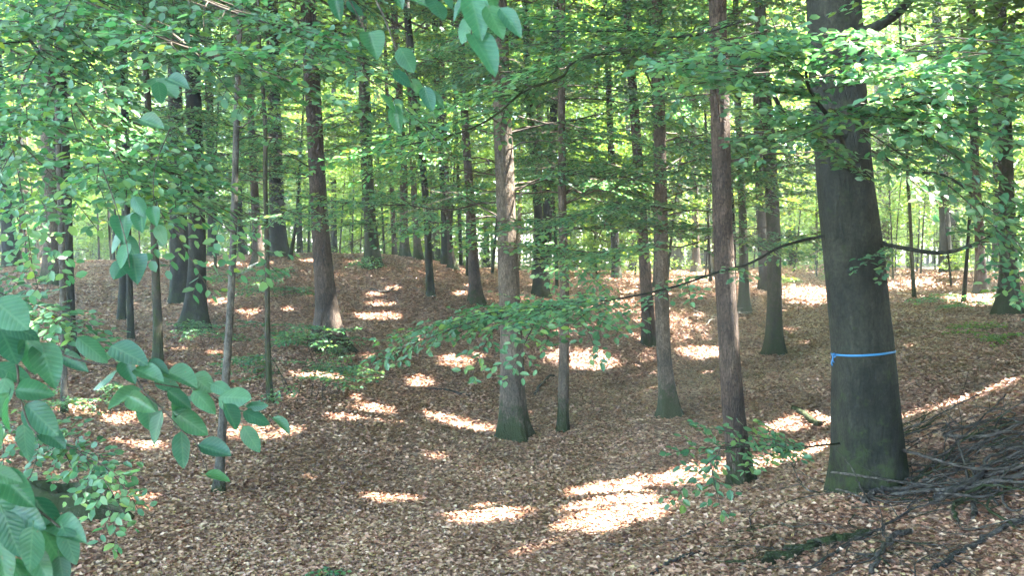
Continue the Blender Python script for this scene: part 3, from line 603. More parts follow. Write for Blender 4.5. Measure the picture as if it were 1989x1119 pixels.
# limbs of the taped beech, each a part with its own foliage
def px_path(pts, n=24): return smooth_path([at(a, b, c) for a, b, c in pts], n)
def px_spray(ms, a, b, W, ls, kind='hex', **k):
    A = at(*a); B = at(*b); d = B - A; spray(ms, A, d, np.linalg.norm(d), W, ls, kind, **k)
def fan(ms, pts, n, l0, l1, ls, kind='hex', first=.25, wr=.36, spread=(.5, 1.0), **k):
    """sprays set alternately along a drawn branch"""
    P = smooth_path(pts, 41)
    for i in range(n):
        t = first + (1-first)*(i + R.uniform(.2, .8))/n; j = min(int(t*40), 39); d = unit(P[j+1] - P[j])
        az = math.atan2(d[0], d[1]) + (1 if i % 2 else -1)*R.uniform(*spread); l = R.uniform(l0, l1)*(1.1 - .4*t)
        spray(ms, P[j], [sin(az), cos(az), d[2]*.5 + R.uniform(-.15, .1)], l, l*wr, ls, kind, **k)
    d = P[-1] - P[-4]; spray(ms, P[-1], d, l1*.8, l1*.8*wr, ls, kind, **k)
def part_limb(parent, loc, pts, r0, r1, mats=('dark', 'leaf'), seg=8, name='branch'):
    m = Mesh(); P = px_path(pts, 30); path_tube(m, P, np.linspace(r0, r1, 30), seg, mi=0, lump=.05)
    b = mesh_obj(name, np.concatenate(m.V), np.concatenate(m.Q), mats[0], parent, smooth=True, loc=loc); return b, P
def add_foliage(b, ms, loc, root, leafmat='leaf'):
    """foliage as a sub-part of branch b (child of root)"""
    if not ms.V: return
    f = ms.build('foliage', [leafmat, 'twig'], None, loc=loc)
    f.parent = b; f.location = (0, 0, 0)

def big_limb(pts, r0, r1, sprays):
    b, P = part_limb(BIG, BIGLOC, pts, r0, r1); m = Mesh()
    sprays(m, P); add_foliage(b, m, BIGLOC, BIG); return P
# long limb that leaves the trunk at eye height, passes the reddish tree and carries the spray in mid picture
def s1(m, P):
    fan(m, P[9:17], 3, .35, .6, .060, first=.0)
    fan(m, P[20:], 9, .55, .95, .058, first=0, wr=.40)
    for a, b, w in [((1180,578,6.1),(1010,600,5.7),.30), ((1150,585,6.1),(900,585,6.3),.30), ((1090,590,6.0),(850,640,5.9),.26), ((1010,600,5.9),(740,660,6.1),.24), ((960,610,5.8),(720,700,5.7),.20),
                    ((1050,600,5.9),(1000,720,5.4),.20), ((960,640,5.9),(905,720,5.6),.17), ((1130,600,6.0),(1150,690,5.7),.15), ((1120,570,6.4),(1260,610,6.2),.2), ((1000,585,6.5),(1100,640,5.9),.25), ((1080,580,6.3),(1200,630,5.8),.22)]:
        px_spray(m, a, b, w, .060, tilt=.35, up=(0, -.35, 1))
big_limb([(1600,458,7.2),(1520,478,6.9),(1455,512,6.7),(1390,530,6.5),(1300,560,6.3),(1190,582,6.1),(1080,592,6.0),(960,608,5.9)], .012, .004, s1)
# curved limb going out to the right
def s2(m, P):
    fan(m, P[14:], 8, .5, .9, .062, first=0, wr=.36)
    for a, b, w in [((1900,468,6.5),(1985,560,5.8),.22), ((1940,445,6.3),(1990,620,5.6),.2), ((1730,480,7.0),(1660,510,6.6),.10), ((1740,480,7.0),(1700,530,6.6),.09)]: px_spray(m, a, b, w, .06)
big_limb([(1700,470,7.3),(1760,483,7.1),(1830,491,6.9),(1900,472,6.6),(1950,440,6.3),(1995,412,6.0),(2060,380,5.7)], .019, .009, s2)
# upper right limb
def s3(m, P): fan(m, P[8:], 8, .6, 1.1, .064, first=0)
big_limb([(1650,70,7.3),(1700,52,7.0),(1745,22,6.7),(1800,-40,6.3),(1860,-120,5.9)], .05, .02, s3)
# limb coming towards the camera with the pale leaves of the upper right
def s4(m, P):
    L = [((1640,330,6.6),(1560,170,5.2),.2), ((1600,240,5.6),(1420,260,5.2),.2), ((1570,180,5.2),(1380,140,4.7),.26), ((1560,170,5.0),(1300,110,4.9),.28), ((1570,160,5.0),(1470,60,4.6),.25), ((1580,150,5.0),(1650,90,4.7),.28),
         ((1590,160,5.0),(1800,110,4.7),.30), ((1620,215,5.4),(1850,175,4.9),.30), ((1640,210,5.4),(1900,250,4.8),.32), ((1650,205,5.3),(1960,330,4.7),.34), ((1700,190,5.1),(1985,200,4.6),.34),
         ((1660,240,5.3),(1800,330,5.0),.25), ((1760,180,4.9),(1989,120,4.7),.3), ((1700,160,4.8),(1900,100,4.5),.28), ((1780,250,4.9),(2010,400,4.5),.33), ((1690,290,5.8),(1850,400,5.4),.25), ((1830,350,5.2),(1990,480,4.9),.28), ((1720,110,4.9),(1860,60,4.7),.2),
         ((1450,110,4.8),(1250,100,4.6),.22), ((1500,130,5.0),(1560,60,4.7),.2), ((1640,130,5),(1760,150,4.4),.24), ((1850,240,4.8),(1989,270,4.3),.28), ((1720,120,4.9),(1980,170,4.4),.3), ((1760,90,5.0),(1989,60,4.6),.28), ((1560,100,5.0),(1700,60,4.5),.26), ((1400,90,4.9),(1540,70,4.5),.24)]
    for rep_ in range(3):
        for a, b, w in L:
            if rep_ and b[1] > 300: continue
            j = R.normal(size=6)*np.array([28, 16, .18, 45, 24, .25])*(rep_ > 0)
            px_spray(m, (a[0]+j[0], a[1]+j[1], a[2]+j[2]), (b[0]+j[3], b[1]+j[4], b[2]+j[5]), w, .064, tilt=.45, up=(0, -.3, 1), droop=.08)
big_limb([(1650,330,7.2),(1643,310,6.6),(1640,285,6.2),(1615,235,5.7),(1585,195,5.3),(1568,160,5.1),(1566,120,5.0)], .020, .007, s4)
def s4b(m, P): fan(m, P[8:], 6, .35, .6, .062, first=0)
big_limb([(1640,265,6.9),(1560,258,6.6),(1525,225,6.4),(1500,180,6.2),(1470,150,6.0),(1420,130,5.8)], .026, .008, s4b)
def s4c(m, P): fan(m, P[6:], 7, .35, .6, .062, first=0)
big_limb([(1650,320,6.9),(1700,300,6.6),(1760,330,6.3),(1830,340,6.0),(1880,370,5.8),(1940,430,5.6)], .014, .005, s4c)
# twig low on the trunk with a hanging spray in front of the reddish tree's foot
def s5(m, P):
    for a, b, w in [((1570,868,6.6),(1400,835,6.0),.22), ((1540,868,6.5),(1300,850,6.0),.20), ((1560,868,6.5),(1440,880,5.8),.18), ((1540,862,6.5),(1480,815,6.2),.16), ((1400,870,6.1),(1370,940,5.8),.14), ((1400,880,6.0),(1300,960,5.7),.15), ((1380,900,5.9),(1395,985,5.6),.13), ((1500,860,6.4),(1565,880,6.1),.12)]:
        px_spray(m, a, b, w, .066, up=(0, -.5, 1), tilt=.4)
big_limb([(1630,862,7.2),(1590,866,6.8),(1540,872,6.5),(1470,868,6.3),(1400,872,6.1)], .009, .004, s5)

# blue tape round the trunk
def build_tape():
    st = STEMS[0]; c0 = at(1674, 690, 7.4 - .24); zc = c0[2]
    loc = st.center(zc); root = thing('marking_tape', 'bright blue tape tied round the massive dark beech', 'tape', loc)
    th = np.linspace(0, 2*pi, 97)[:-1]; V = []
    for dz in (-.0085, .0085):
        z = zc + dz + .018*np.cos(th) - .006*np.sin(th); r = st.rad(z, th) + .004; c = st.center(z)
        V.append(np.stack([c[:, 0] + r*np.cos(th), c[:, 1] + r*np.sin(th), z], -1))
    for dz in (.0085, -.0085):
        z = zc + dz + .018*np.cos(th) - .006*np.sin(th); r = st.rad(z, th) + .002; c = st.center(z)
        V.append(np.stack([c[:, 0] + r*np.cos(th), c[:, 1] + r*np.sin(th), z], -1))
    V = np.concatenate(V); n = 96; Q = []
    for a in range(4):
        b = (a+1) % 4; i = np.arange(n); Q.append(np.stack([a*n+i, a*n+(i+1) % n, b*n+(i+1) % n, b*n+i], 1))
    mesh_obj('band', V, np.concatenate(Q), 'tape', root, loc=loc, smooth=False)
    a = pi*1.06; r = float(st.rad(np.array([zc]), np.array([a]))[0]) + .012; k = st.center(zc) + np.array([cos(a)*r, sin(a)*r - .01, -.018])
    m = Mesh(); t = np.linspace(0, 2*pi, 13); path_tube(m, k + np.stack([.012*np.cos(t), .01*np.sin(t*2), .014*np.sin(t)], -1), .006, 6, mi=0); m.build('knot', ['tape'], root, loc=loc, smooth=True)
    for s_, l in ((-.2, .085), (.25, .06)):
        m = Mesh(); u = np.linspace(0, 1, 8); c = k + np.stack([-.012 + s_*.03*u + .004*np.sin(u*7), -.01*u, -l*u], -1)
        w = np.array([.007, .004, 0]); VV = np.concatenate([c - w, c + w, c + w + [0, .0015, 0], c - w + [0, .0015, 0]]); i = np.arange(7); QQ = []
        for a_ in range(4):
            b_ = (a_+1) % 4; QQ.append(np.stack([a_*8+i, a_*8+i+1, b_*8+i+1, b_*8+i], 1))
        mesh_obj('loose_end', VV, np.concatenate(QQ), 'tape', root, loc=loc)
build_tape()

# ================================================================== BRANCHES HANGING INTO THE PICTURE
def hang(label, name='overhanging_branch', cat='branch', group=None):
    class H: pass
    h = H(); h.m = Mesh(); h.label = label; h.name = name; h.cat = cat; h.group = group; h.k = 2; return h
def stick(h, P, r, seg): path_tube(h.m, P, r, seg, mi=h.k); h.k += 1
def finish(h, leafm='leaf', wood='twig', smooth=False, uv=False, V0=None):
    m = h.m; mi = np.concatenate(m.mi); V = np.concatenate(m.V); loc = V.mean(0) if V0 is None else V0
    root = thing(h.name, h.label, h.cat, loc, h.group)
    Q = np.concatenate(m.Q); uvs = np.concatenate(m.uv).reshape(-1, 4, 2)
    for nm, k, mt in [('foliage', 0, leafm), ('twig', 1, wood)] + [('branch', q_, wood) for q_ in range(2, h.k)]:
        s = mi == k
        if s.any():
            q = Q[s]; used, inv = np.unique(q, return_inverse=True)
            mesh_obj(nm, V[used], inv.reshape(-1, 4), mt, root, smooth=(k >= 1 or smooth), loc=loc, uv=uvs[s].reshape(-1, 2) if (uv and k == 0) else None)
    return root
def near_leaves(m, items, depth, mi=0, face=.75, petiole=True):
    """items: (base px, base py, tip px, tip py[, depth])"""
    P = []; D = []; L = []; Nn = []
    for it in items:
        dd = it[4] if len(it) > 4 else depth + R.normal()*.03*depth
        a = at(it[0], it[1], dd); b = at(it[2], it[3], dd*(1 + R.uniform(-.035, .012)))
        P.append(a); D.append(b - a); L.append(np.linalg.norm(b - a)); Nn.append(np.array([0, -face, .75]) + R.normal(size=3)*.22)
    P = np.array(P); D = np.array(D); Nn = np.array(Nn); L = np.array(L)
    leaves(m, P, D, Nn, L, 'near', mi)
    if petiole: tubes(m, P - unit(D)*.008, P + unit(D)*.004, .0009, .0008, 4, mi=0)
def by_angle(rows, depth=None):
    out = []
    for r in rows:
        cx, cyy, ln, a = r[:4]; dx = cos(radians(a))*ln/2; dy = sin(radians(a))*ln/2
        out.append((cx-dx, cyy-dy, cx+dx, cyy+dy) + tuple(r[4:5]))
    return out

h = hang('near beech twig with large serrated leaves reaching right across lower left')
for pts, r0, r1 in [([(-60,655,2.0),(75,674,1.95),(150,699,1.93),(245,719,1.92),(282,764,1.9),(315,794,1.88),(350,834,1.86),(380,859,1.85),(402,915,1.84)], .0032, .0009),
                    ([(272,740,1.91),(340,752,1.92),(400,762,1.93),(425,779,1.93),(465,799,1.92),(500,800,1.92),(535,815,1.92)], .0018, .0008), ([(245,719,1.92),(300,712,1.95),(345,728,1.97)], .0014, .0007)]:
    stick(h, px_path(pts, 30), np.linspace(r0, r1, 30), 6)
near_leaves(h.m, [(226,724,172,748),(275,757,208,795),(288,768,290,838),(315,797,294,865),(335,798,405,846),(352,838,356,912),(385,865,450,886),(398,922,448,936),(262,716,318,742),(215,672,284,702),(150,655,208,702),
 (322,722,378,738),(372,730,412,756),(325,758,372,795),(375,758,418,800),(425,772,482,770),(434,785,462,836),(472,828,504,880),(472,800,525,826),(528,812,563,846),(300,735,350,758),(240,700,262,745),(410,745,450,765),(478,790,522,788),(290,700,328,722),(120,690,170,720),(360,770,340,810),(250,770,300,800)], 1.9)
finish(h, 'near', smooth=True, uv=True)
h = hang('near drooping beech twig with big leaves at the left edge below mid height')
stick(h, px_path([(-80,600,1.6),(-10,640,1.55),(30,700,1.52),(38,765,1.5),(55,822,1.48),(75,845,1.47)], 24), np.linspace(.003, .001, 24), 6)
stick(h, px_path([(-60,720,1.6),(0,735,1.55),(38,740,1.52)], 12), np.linspace(.002, .001, 12), 6)
near_leaves(h.m, by_angle([(20,610,85,40),(40,640,80,20),(15,665,85,60),(60,690,80,75),(92,705,85,70),(25,725,80,20),(67,762,75,5),(-2,770,80,110),(12,800,75,100),(80,815,85,45),(46,862,78,92),(102,850,70,40),(-20,850,70,80),(35,590,60,15)]), 1.5)
finish(h, 'near', smooth=True, uv=True)
h = hang('nearest dark beech leaves filling the bottom left corner')
stick(h, px_path([(-90,900,1.25),(-10,935,1.22),(50,975,1.2),(110,1020,1.18),(150,1060,1.17)], 20), np.linspace(.003, .001, 20), 6)
stick(h, px_path([(-90,1010,1.25),(-20,1040,1.22),(50,1080,1.2)], 16), np.linspace(.002, .001, 16), 6)
near_leaves(h.m, by_angle([(30,950,100,45),(92,1005,95,55),(22,1040,100,70),(60,1068,90,95),(100,1060,90,60),(135,1060,75,70),(-5,980,100,60),(5,1095,90,80),(80,1100,80,60),(45,1005,90,30),(-20,1060,90,50),(120,1110,60,80),(10,925,70,20),(130,1030,60,20),(40,1120,80,60)]), 1.2)
finish(h, 'near', smooth=True, uv=True)
h = hang('blurred large beech leaves hanging from the top edge left of centre')
for pts in [[(960,-80,1.5),(940,0,1.48),(915,60,1.47),(935,110,1.46)], [(700,-60,2.0),(745,30,1.95),(775,110,1.9),(800,160,1.9)], [(960,-60,1.5),(985,20,1.5)], [(640,-70,2.1),(690,20,2.1),(720,80,2.1)]]:
    stick(h, px_path(pts, 14), np.linspace(.0025, .001, 14), 6)
near_leaves(h.m, by_angle([(925,30,85,75,1.48),(962,40,70,60,1.46),(992,40,65,50,1.46),(940,100,90,55,1.47),(905,55,60,110,1.5),(898,12,70,120,1.5),(782,152,48,40,1.9),(757,200,50,45,1.9),(772,232,60,80,1.92),(832,192,50,70,1.9),(845,195,50,35,1.9),(790,115,55,60,1.9),
 (812,170,45,50,1.9),(655,12,55,80,2.0),(820,5,55,20,1.8),(725,82,45,70,2.0),(690,15,45,40,2.1),(770,-5,50,60,1.9),(870,-5,50,60,1.7),(955,-10,70,80,1.5),(850,15,45,60,1.8)]), 1.9)
finish(h, 'near', smooth=True, uv=True)
h = hang('soft green beech leaves drooping in front of the left trunks at mid height')
for pts in [[(200,330,2.6),(225,400,2.5),(245,470,2.45),(252,520,2.4)], [(330,250,2.7),(300,330,2.6),(300,420,2.5)]]: stick(h, px_path(pts, 14), np.linspace(.002, .001, 14), 6)
near_leaves(h.m, by_angle([(240,495,50,110),(262,520,50,80),(232,520,42,120),(275,430,40,90),(300,420,38,80),(240,440,42,100),(270,400,45,60),(295,240,50,20),(320,165,50,30),(345,160,45,20),(310,180,45,80),(255,480,55,60),(312,455,40,70),(225,470,50,110)]), 2.5)
finish(h, 'near', smooth=True, uv=True)

h = hang('thin beech spray with one sunlit tip hanging at lower left near a stump')
stick(h, px_path([(-40,800,5.2),(60,850,5.0),(150,880,4.8),(230,950,4.6)], 16), np.linspace(.006, .002, 16), 5)
for a, b, w in [((-20,800,5.2),(130,900,4.8),.2), ((40,840,5.0),(190,880,4.7),.2), ((120,870,4.9),(245,900,4.6),.18), ((150,880,4.8),(275,1010,4.5),.20), ((180,900,4.7),(240,985,4.5),.16), ((80,850,5.0),(70,930,4.7),.15), ((0,820,5.2),(20,900,4.9),.15), ((120,870,4.9),(170,960,4.6),.16), ((60,830,5.1),(160,830,4.9),.16), ((190,900,4.7),(285,960,4.6),.12)]:
    px_spray(h.m, a, b, w, .058, up=(0, -.4, 1), tilt=.4)
finish(h)
h = hang('layered beech spray crossing the left edge just below mid height')
stick(h, px_path([(-80,560,5.6),(20,580,5.3),(120,610,5.1),(200,640,4.9)], 16), np.linspace(.008, .002, 16), 5)
for a, b, w in [((-60,550,5.6),(120,590,5.1),.25), ((0,570,5.4),(170,625,5.0),.25), ((60,590,5.2),(230,640,4.8),.2), ((100,610,5.1),(210,680,4.9),.2), ((0,590,5.4),(100,660,5.0),.22), ((-40,600,5.5),(60,640,5.2),.2), ((-40,520,5.8),(90,540,5.4),.2)]:
    px_spray(h.m, a, b, w, .062, up=(0, -.3, 1))
finish(h)
h = hang('broad shaded beech bough spreading over the upper left of the picture')
for pts, r in [([(-120,30,5.2),(0,40,4.9),(60,80,4.7),(90,130,4.6),(160,220,4.5),(250,330,4.4)], .014), ([(-120,180,5.0),(60,230,4.8),(200,300,4.6),(330,370,4.5)], .010), ([(60,-60,5.0),(200,20,4.8),(330,80,4.6),(460,120,4.5)], .010), ([(250,-70,5.5),(420,10,5.2),(560,60,5.0),(680,130,4.8)], .010)]:
    stick(h, px_path(pts, 24), np.linspace(r, .003, 24), 6)
    fan(h.m, [at(*q) for q in pts], 20, .5, .9, .058, first=.05, wr=.36, tilt=.5, up=(0, -.2, 1))
for a, b, w in 2*[((0,250,5.0),(60,420,4.6),.25), ((60,300,5.0),(180,430,4.6),.25), ((150,300,4.8),(290,380,4.5),.25), ((0,100,5),(120,180,4.6),.3), ((100,60,5),(260,110,4.6),.3), ((200,200,4.8),(360,300,4.5),.25), ((-20,330,5.2),(90,480,4.8),.2), ((330,60,5),(460,170,4.7),.25), ((0,0,5),(130,40,4.8),.3), ((260,0,5),(330,90,4.8),.25)]:
    j = R.normal(size=6)*np.array([30, 25, .2, 40, 30, .3]); px_spray(h.m, (a[0]+j[0], a[1]+j[1], a[2]+j[2]), (b[0]+j[3], b[1]+j[4], b[2]+j[5]), w, .060, tilt=.5, up=(0, -.3, 1))
finish(h)
h = hang('long dark arching bough with leafy layers over the top centre')
for pts, r in [([(1360,128,8.0),(1300,130,8.2),(1262,112,8.3),(1240,92,8.4)], .028), ([(1225,100,8.4),(1160,105,8.5),(1110,122,8.6),(1090,150,8.6),(1020,175,8.7),(960,225,8.8),(900,255,8.9),(820,275,9.0),(740,290,9.1)], .018), ([(1440,40,8.0),(1330,70,8.4),(1200,60,8.6),(1060,60,8.8),(940,50,9.0)], .016), ([(1360,128,8),(1500,110,7.9),(1600,120,7.9)], .02)]:
    stick(h, px_path(pts, 26), np.linspace(r, .006, 26), 6)
for pts, n in [([(1225,100,8.4),(1110,122,8.6),(1020,175,8.7),(900,255,8.9),(740,290,9.1)], 16), ([(1440,40,8.0),(1330,70,8.4),(1200,60,8.6),(1060,60,8.8),(940,50,9.0)], 14)]:
    fan(h.m, [at(*q) for q in pts], n, .7, 1.25, .075, first=0, wr=.34)
for a, b, w in [((1020,180,8.7),(760,215,9.0),.35), ((940,230,8.8),(660,270,9.2),.35), ((900,255,8.9),(690,330,8.9),.3), ((1340,128,8.1),(1220,200,8.3),.3), ((1360,128,8),(1440,190,7.6),.3), ((1290,130,8.2),(1330,220,7.9),.25)]: px_spray(h.m, a, b, w, .075)
finish(h, wood='dark')
h = hang('bright layered beech bough filling the gap between the middle trunks at mid height')
for pts, r in [([(1340,410,11.5),(1240,400,11.3),(1100,420,11.2),(960,430,11.2)], .014), ([(1300,470,10.8),(1180,490,10.6),(1060,480,10.6)], .010)]:
    stick(h, px_path(pts, 20), np.linspace(r, .004, 20), 5)
    fan(h.m, [at(*q) for q in pts], 14, .8, 1.4, .078, first=0, wr=.34)
for a, b, w in [((1200,480,10.8),(1130,560,10.3),.35), ((1120,470,10.8),(1060,540,10.4),.3), ((1260,430,11.2),(1190,380,11.4),.35), ((1100,500,10.6),(1200,560,10.2),.35), ((1240,420,11.3),(1400,440,11.3),.35)]: px_spray(h.m, a, b, w, .075)
finish(h)

# ================================================================== UNDERSTOREY AND DISTANT TREES
def small_tree(x, y, H, label, group, name='sapling', cat='sapling', r=.03, ls=.085, nl=10, z_lo=1.6, Lr=(.9, 1.9), bk='dark', kind='quad', leafm='leaf', lean=None, carve=True):
    z = float(terrain(x, y)); root = thing(name, label, cat, (x, y, z), group); m = Mesh()
    a, b = (R.normal()*.04, R.normal()*.03) if lean is None else lean
    t = np.linspace(0, 1, 22); P = np.stack([x + a*H*t + .03*H*.3*np.sin(t*5 + x), y + b*H*t, z - .15 + (H + .15)*t], -1)
    path_tube(m, P, r*(1.25*(1-t)**1.3*.75 + .3*(1-t) + .08) , 7 if r > .02 else 6)
    mesh_obj('trunk', np.concatenate(m.V), np.concatenate(m.Q), bk, root, smooth=True, loc=(x, y, z))
    m = Mesh()
    for i in range(nl):
        tt = (z_lo + (H*.97 - z_lo)*(i + R.uniform(0, 1))/nl)/H; q = P[min(int(tt*21), 21)]
        limb(m, q, R.uniform(0, 2*pi), R.uniform(*Lr)*(1.15 - .6*tt), ls, kind=kind, r=r*.35, seg=4, carve=carve)
    m.build('crown', [leafm, 'twig'], root, loc=(x, y, z))
    return root
occupied = [(s.center(s.z0 + .5)[0], s.center(s.z0 + .5)[1]) for s in STEMS]
def free(x, y, d): return all((x-a)**2 + (y-b)**2 > d*d for a, b in occupied)
cnt = 0
while cnt < 62:
    y = R.uniform(25.5, 42); x = R.uniform(-.62, .62)*y
    if not free(x, y, 1.1): continue
    occupied.append((x, y)); cnt += 1
    small_tree(x, y, R.uniform(6.5, 11), 'thin young beech with flat layers of leaves growing between the larger trunks', 'thin young beeches between the larger trunks', r=R.uniform(.022, .045), ls=.10, nl=13, z_lo=2.8, Lr=(1.1, 2.4), leafm='leaf' if y < 26 else 'leaf_far')

def far_tree(x, y, label, group, r, H, n_cl, ls, z0, rad=3.6, per=40, leafm='leaf_far', bk='dark', thin=1.0, carve=False):
    z = float(terrain(x, y)); root = thing('beech_tree', label, 'tree', (x, y, z), group); m = Mesh()
    t = np.linspace(0, 1, 12); a = R.normal()*.015
    P = np.stack([x + a*H*t + .1*np.sin(t*4 + x), y + 0*t, z - .3 + H*t], -1); path_tube(m, P, r*(1.1 - .85*t + .5*np.exp(-t*H/.5)), 8, lump=.03)
    mesh_obj('trunk', np.concatenate(m.V), np.concatenate(m.Q), bk, root, smooth=True, loc=(x, y, z))
    m = Mesh()
    aa = R.uniform(0, 2*pi, n_cl); rr = rad*np.sqrt(R.uniform(0, 1, n_cl)); zz = z + z0 + (H + 1 - z0)*R.uniform(0, 1, n_cl)**.85
    cc = np.stack([x + np.sin(aa)*rr, y + np.cos(aa)*rr, zz - .1*rr], -1); cr = R.uniform(.6, 1.3, n_cl)
    I = np.repeat(np.arange(n_cl), per); u = R.normal(size=(len(I), 3))*np.array([.62, .62, .09]); Pl = cc[I] + u*cr[I][:, None]
    if carve: Pl = Pl[~open_to_sun(Pl)]; Pl = Pl[np.linalg.norm(Pl - EYE, axis=1) > 12]
    n = len(Pl); D = R.normal(size=(n, 3))*np.array([1, 1, .25]) - np.array([0, 0, .2])
    leaves(m, Pl, D, np.array([0, 0, 1.]) + R.normal(size=(n, 3))*.3, ls*R.uniform(.7, 1.25, n), 'quad')
    k = R.choice(n_cl, min(n_cl, 16), replace=False)
    A = np.stack([np.full(len(k), x), np.full(len(k), y), np.clip(cc[k, 2] - R.uniform(.3, 1.2, len(k)), z + 1.5, z + H - 1)], -1)
    tubes(m, A, cc[k], .03, .012, 4)
    m.build('crown', [leafm, 'twig'], root, loc=(x, y, z)); return root
cnt = 0; tries = 0
while cnt < 120 and tries < 9000:
    tries += 1
    y = R.uniform(36, 108); x = R.uniform(-.64, .64)*y
    if not free(x, y, 2.6): continue
    occupied.append((x, y)); cnt += 1; nearish = y < 60
    far_tree(x, y, 'distant beech with a slim dark trunk in the sunlit background of the wood', 'distant beeches in the background of the wood', R.uniform(.09, .20), R.uniform(22, 27) if nearish else R.uniform(27, 33), 260 if nearish else 300, .18 if nearish else .28, R.uniform(.5, 3.2), rad=4.4, bk=['dark', 'brown', 'moss'][cnt % 3], per=46 if nearish else 40)
cnt = 0
while cnt < 70:
    y = R.uniform(36, 72); x = R.uniform(-.62, .62)*y
    if not free(x, y, 1.2): continue
    occupied.append((x, y)); cnt += 1
    far_tree(x, y, 'low young beech with leaves down to the ground in the sunlit background', 'low young beeches in the sunlit background', .035, R.uniform(3.5, 7), 75, .15 if y < 52 else .19, .3, rad=2.2, per=40)
# unseen trees added beside and behind the camera to shade the hollow
SIDE = []
for gx in range(-30, 46, 6):
    for gy in range(-16, 56, 6):
        x = gx + R.uniform(-2, 2); y = gy + R.uniform(-2, 2)
        if abs(x) < .66*max(y, 0) + 2.6 and y > -3: continue
        if x < -.6*max(y, 0) - 16 or (x < 0 and y < -9) or math.hypot(x, y) < 4.5: continue
        if y > 40 and x < 24: continue
        SIDE.append((x, y))
SIDE += [(9.5, 3.5), (10.8, 10.5), (14.5, 7.5), (13.5, 14.5), (17, 12), (12.5, 1.0), (16.5, 2.5), (8.2, -2.0)]  # extra unseen trees that close gaps in the shade
for x, y in SIDE:
    right = x > 0
    far_tree(x, y, 'beech added outside the picture whose crown shades the hollow', 'beeches around the hollow beyond the picture edges', .17, 20, (640 if x < 26 and y < 34 else 470) if right else 140, .24, 3.0 if not right else 4.0, rad=5.4 if right else 4.3, per=48, leafm='leaf_top', carve=True)

# ================================================================== LOW BUSHES, SEEDLINGS, DEAD WOOD
def bush(px, py, label, w, hgt, n, ls=.06, name='beech_bush', cat='bush', leafm='leaf', kind='hex', group=None):
    g = ground_at(px, py); root = thing(name, label, cat, g, group); m = Mesh(); st = Mesh()
    for i in range(n):
        a = R.uniform(0, 2*pi); q = g + np.array([sin(a), cos(a), 0])*w*.25*R.uniform(0, 1); q[2] = terrain(q[0], q[1]) - .02
        h = hgt*R.uniform(.4, 1.1); top = q + np.array([sin(a)*w*.3*R.uniform(.2, 1), cos(a)*w*.3*R.uniform(.2, 1), h])
        st = Mesh(); path_tube(st, smooth_path([q, (q+top)/2 + R.normal(size=3)*.03, top], 8), np.linspace(.006, .003, 8), 4); st.build('stem', ['twig', 'twig'], root, loc=g)
        for j in range(3):
            b = a + R.uniform(-1.3, 1.3); l = w*R.uniform(.3, .55); o = q + (top - q)*R.uniform(.55, 1)
            spray(m, o, [sin(b), cos(b), R.uniform(-.1, .25)], l, l*.38, ls, kind, tilt=.35, carve=False)
    m.build('foliage', [leafm, 'twig'], root, loc=g)
bush(650, 706, 'low beech bush at the foot of the brown beech with the sunlit patch', 1.5, .7, 9, .07)
bush(575, 770, 'spreading low bush right of the crooked mossy sapling', 1.6, .9, 9, .065)
bush(700, 720, 'small leafy shoot right of the bush at the foot of the brown beech', .9, .45, 5, .06)
bush(405, 668, 'low green shoots right of the flared mossy foot of the left beech', 1.3, .4, 7, .07, kind='quad')
bush(165, 790, 'bright low seedling cluster right of the thin sunlit sapling', .9, .35, 7, .06)
bush(560, 585, 'faint green shoots on the slope left of the brown beech', 1.6, .5, 6, .08, kind='quad')
bush(740, 532, 'little bush against the mossy bulge of the ivy-clad beech', 1.2, .6, 6, .09, kind='quad')
bush(1560, 552, 'low green seedlings beside the taped beech on the far flat', 2.4, .4, 6, .09, kind='quad', leafm='leaf_far')
bush(1740, 588, 'wide patch of green seedlings right of the taped beech', 2.2, .22, 4, .08, kind='quad')
bush(1850, 600, 'seedlings in front of the sunlit clearing', 1.8, .2, 3, .08, kind='quad')
bush(1925, 655, 'yellowish seedlings below the mossy tree at the right border', 1.4, .25, 5, .07, kind='quad', leafm='leaf_far')
bush(1895, 545, 'sunlit yellow-green bush hiding the orange-brown tree at right', 1.8, 1.3, 12, .09, kind='quad', leafm='leaf_far')
bush(640, 1117, 'tiny green seedling at the bottom edge left of centre', .35, .12, 4, .045)
bush(475, 560, 'green shoots in front of the ridge tree with the pale root', 1.8, .5, 7, .085, kind='quad')

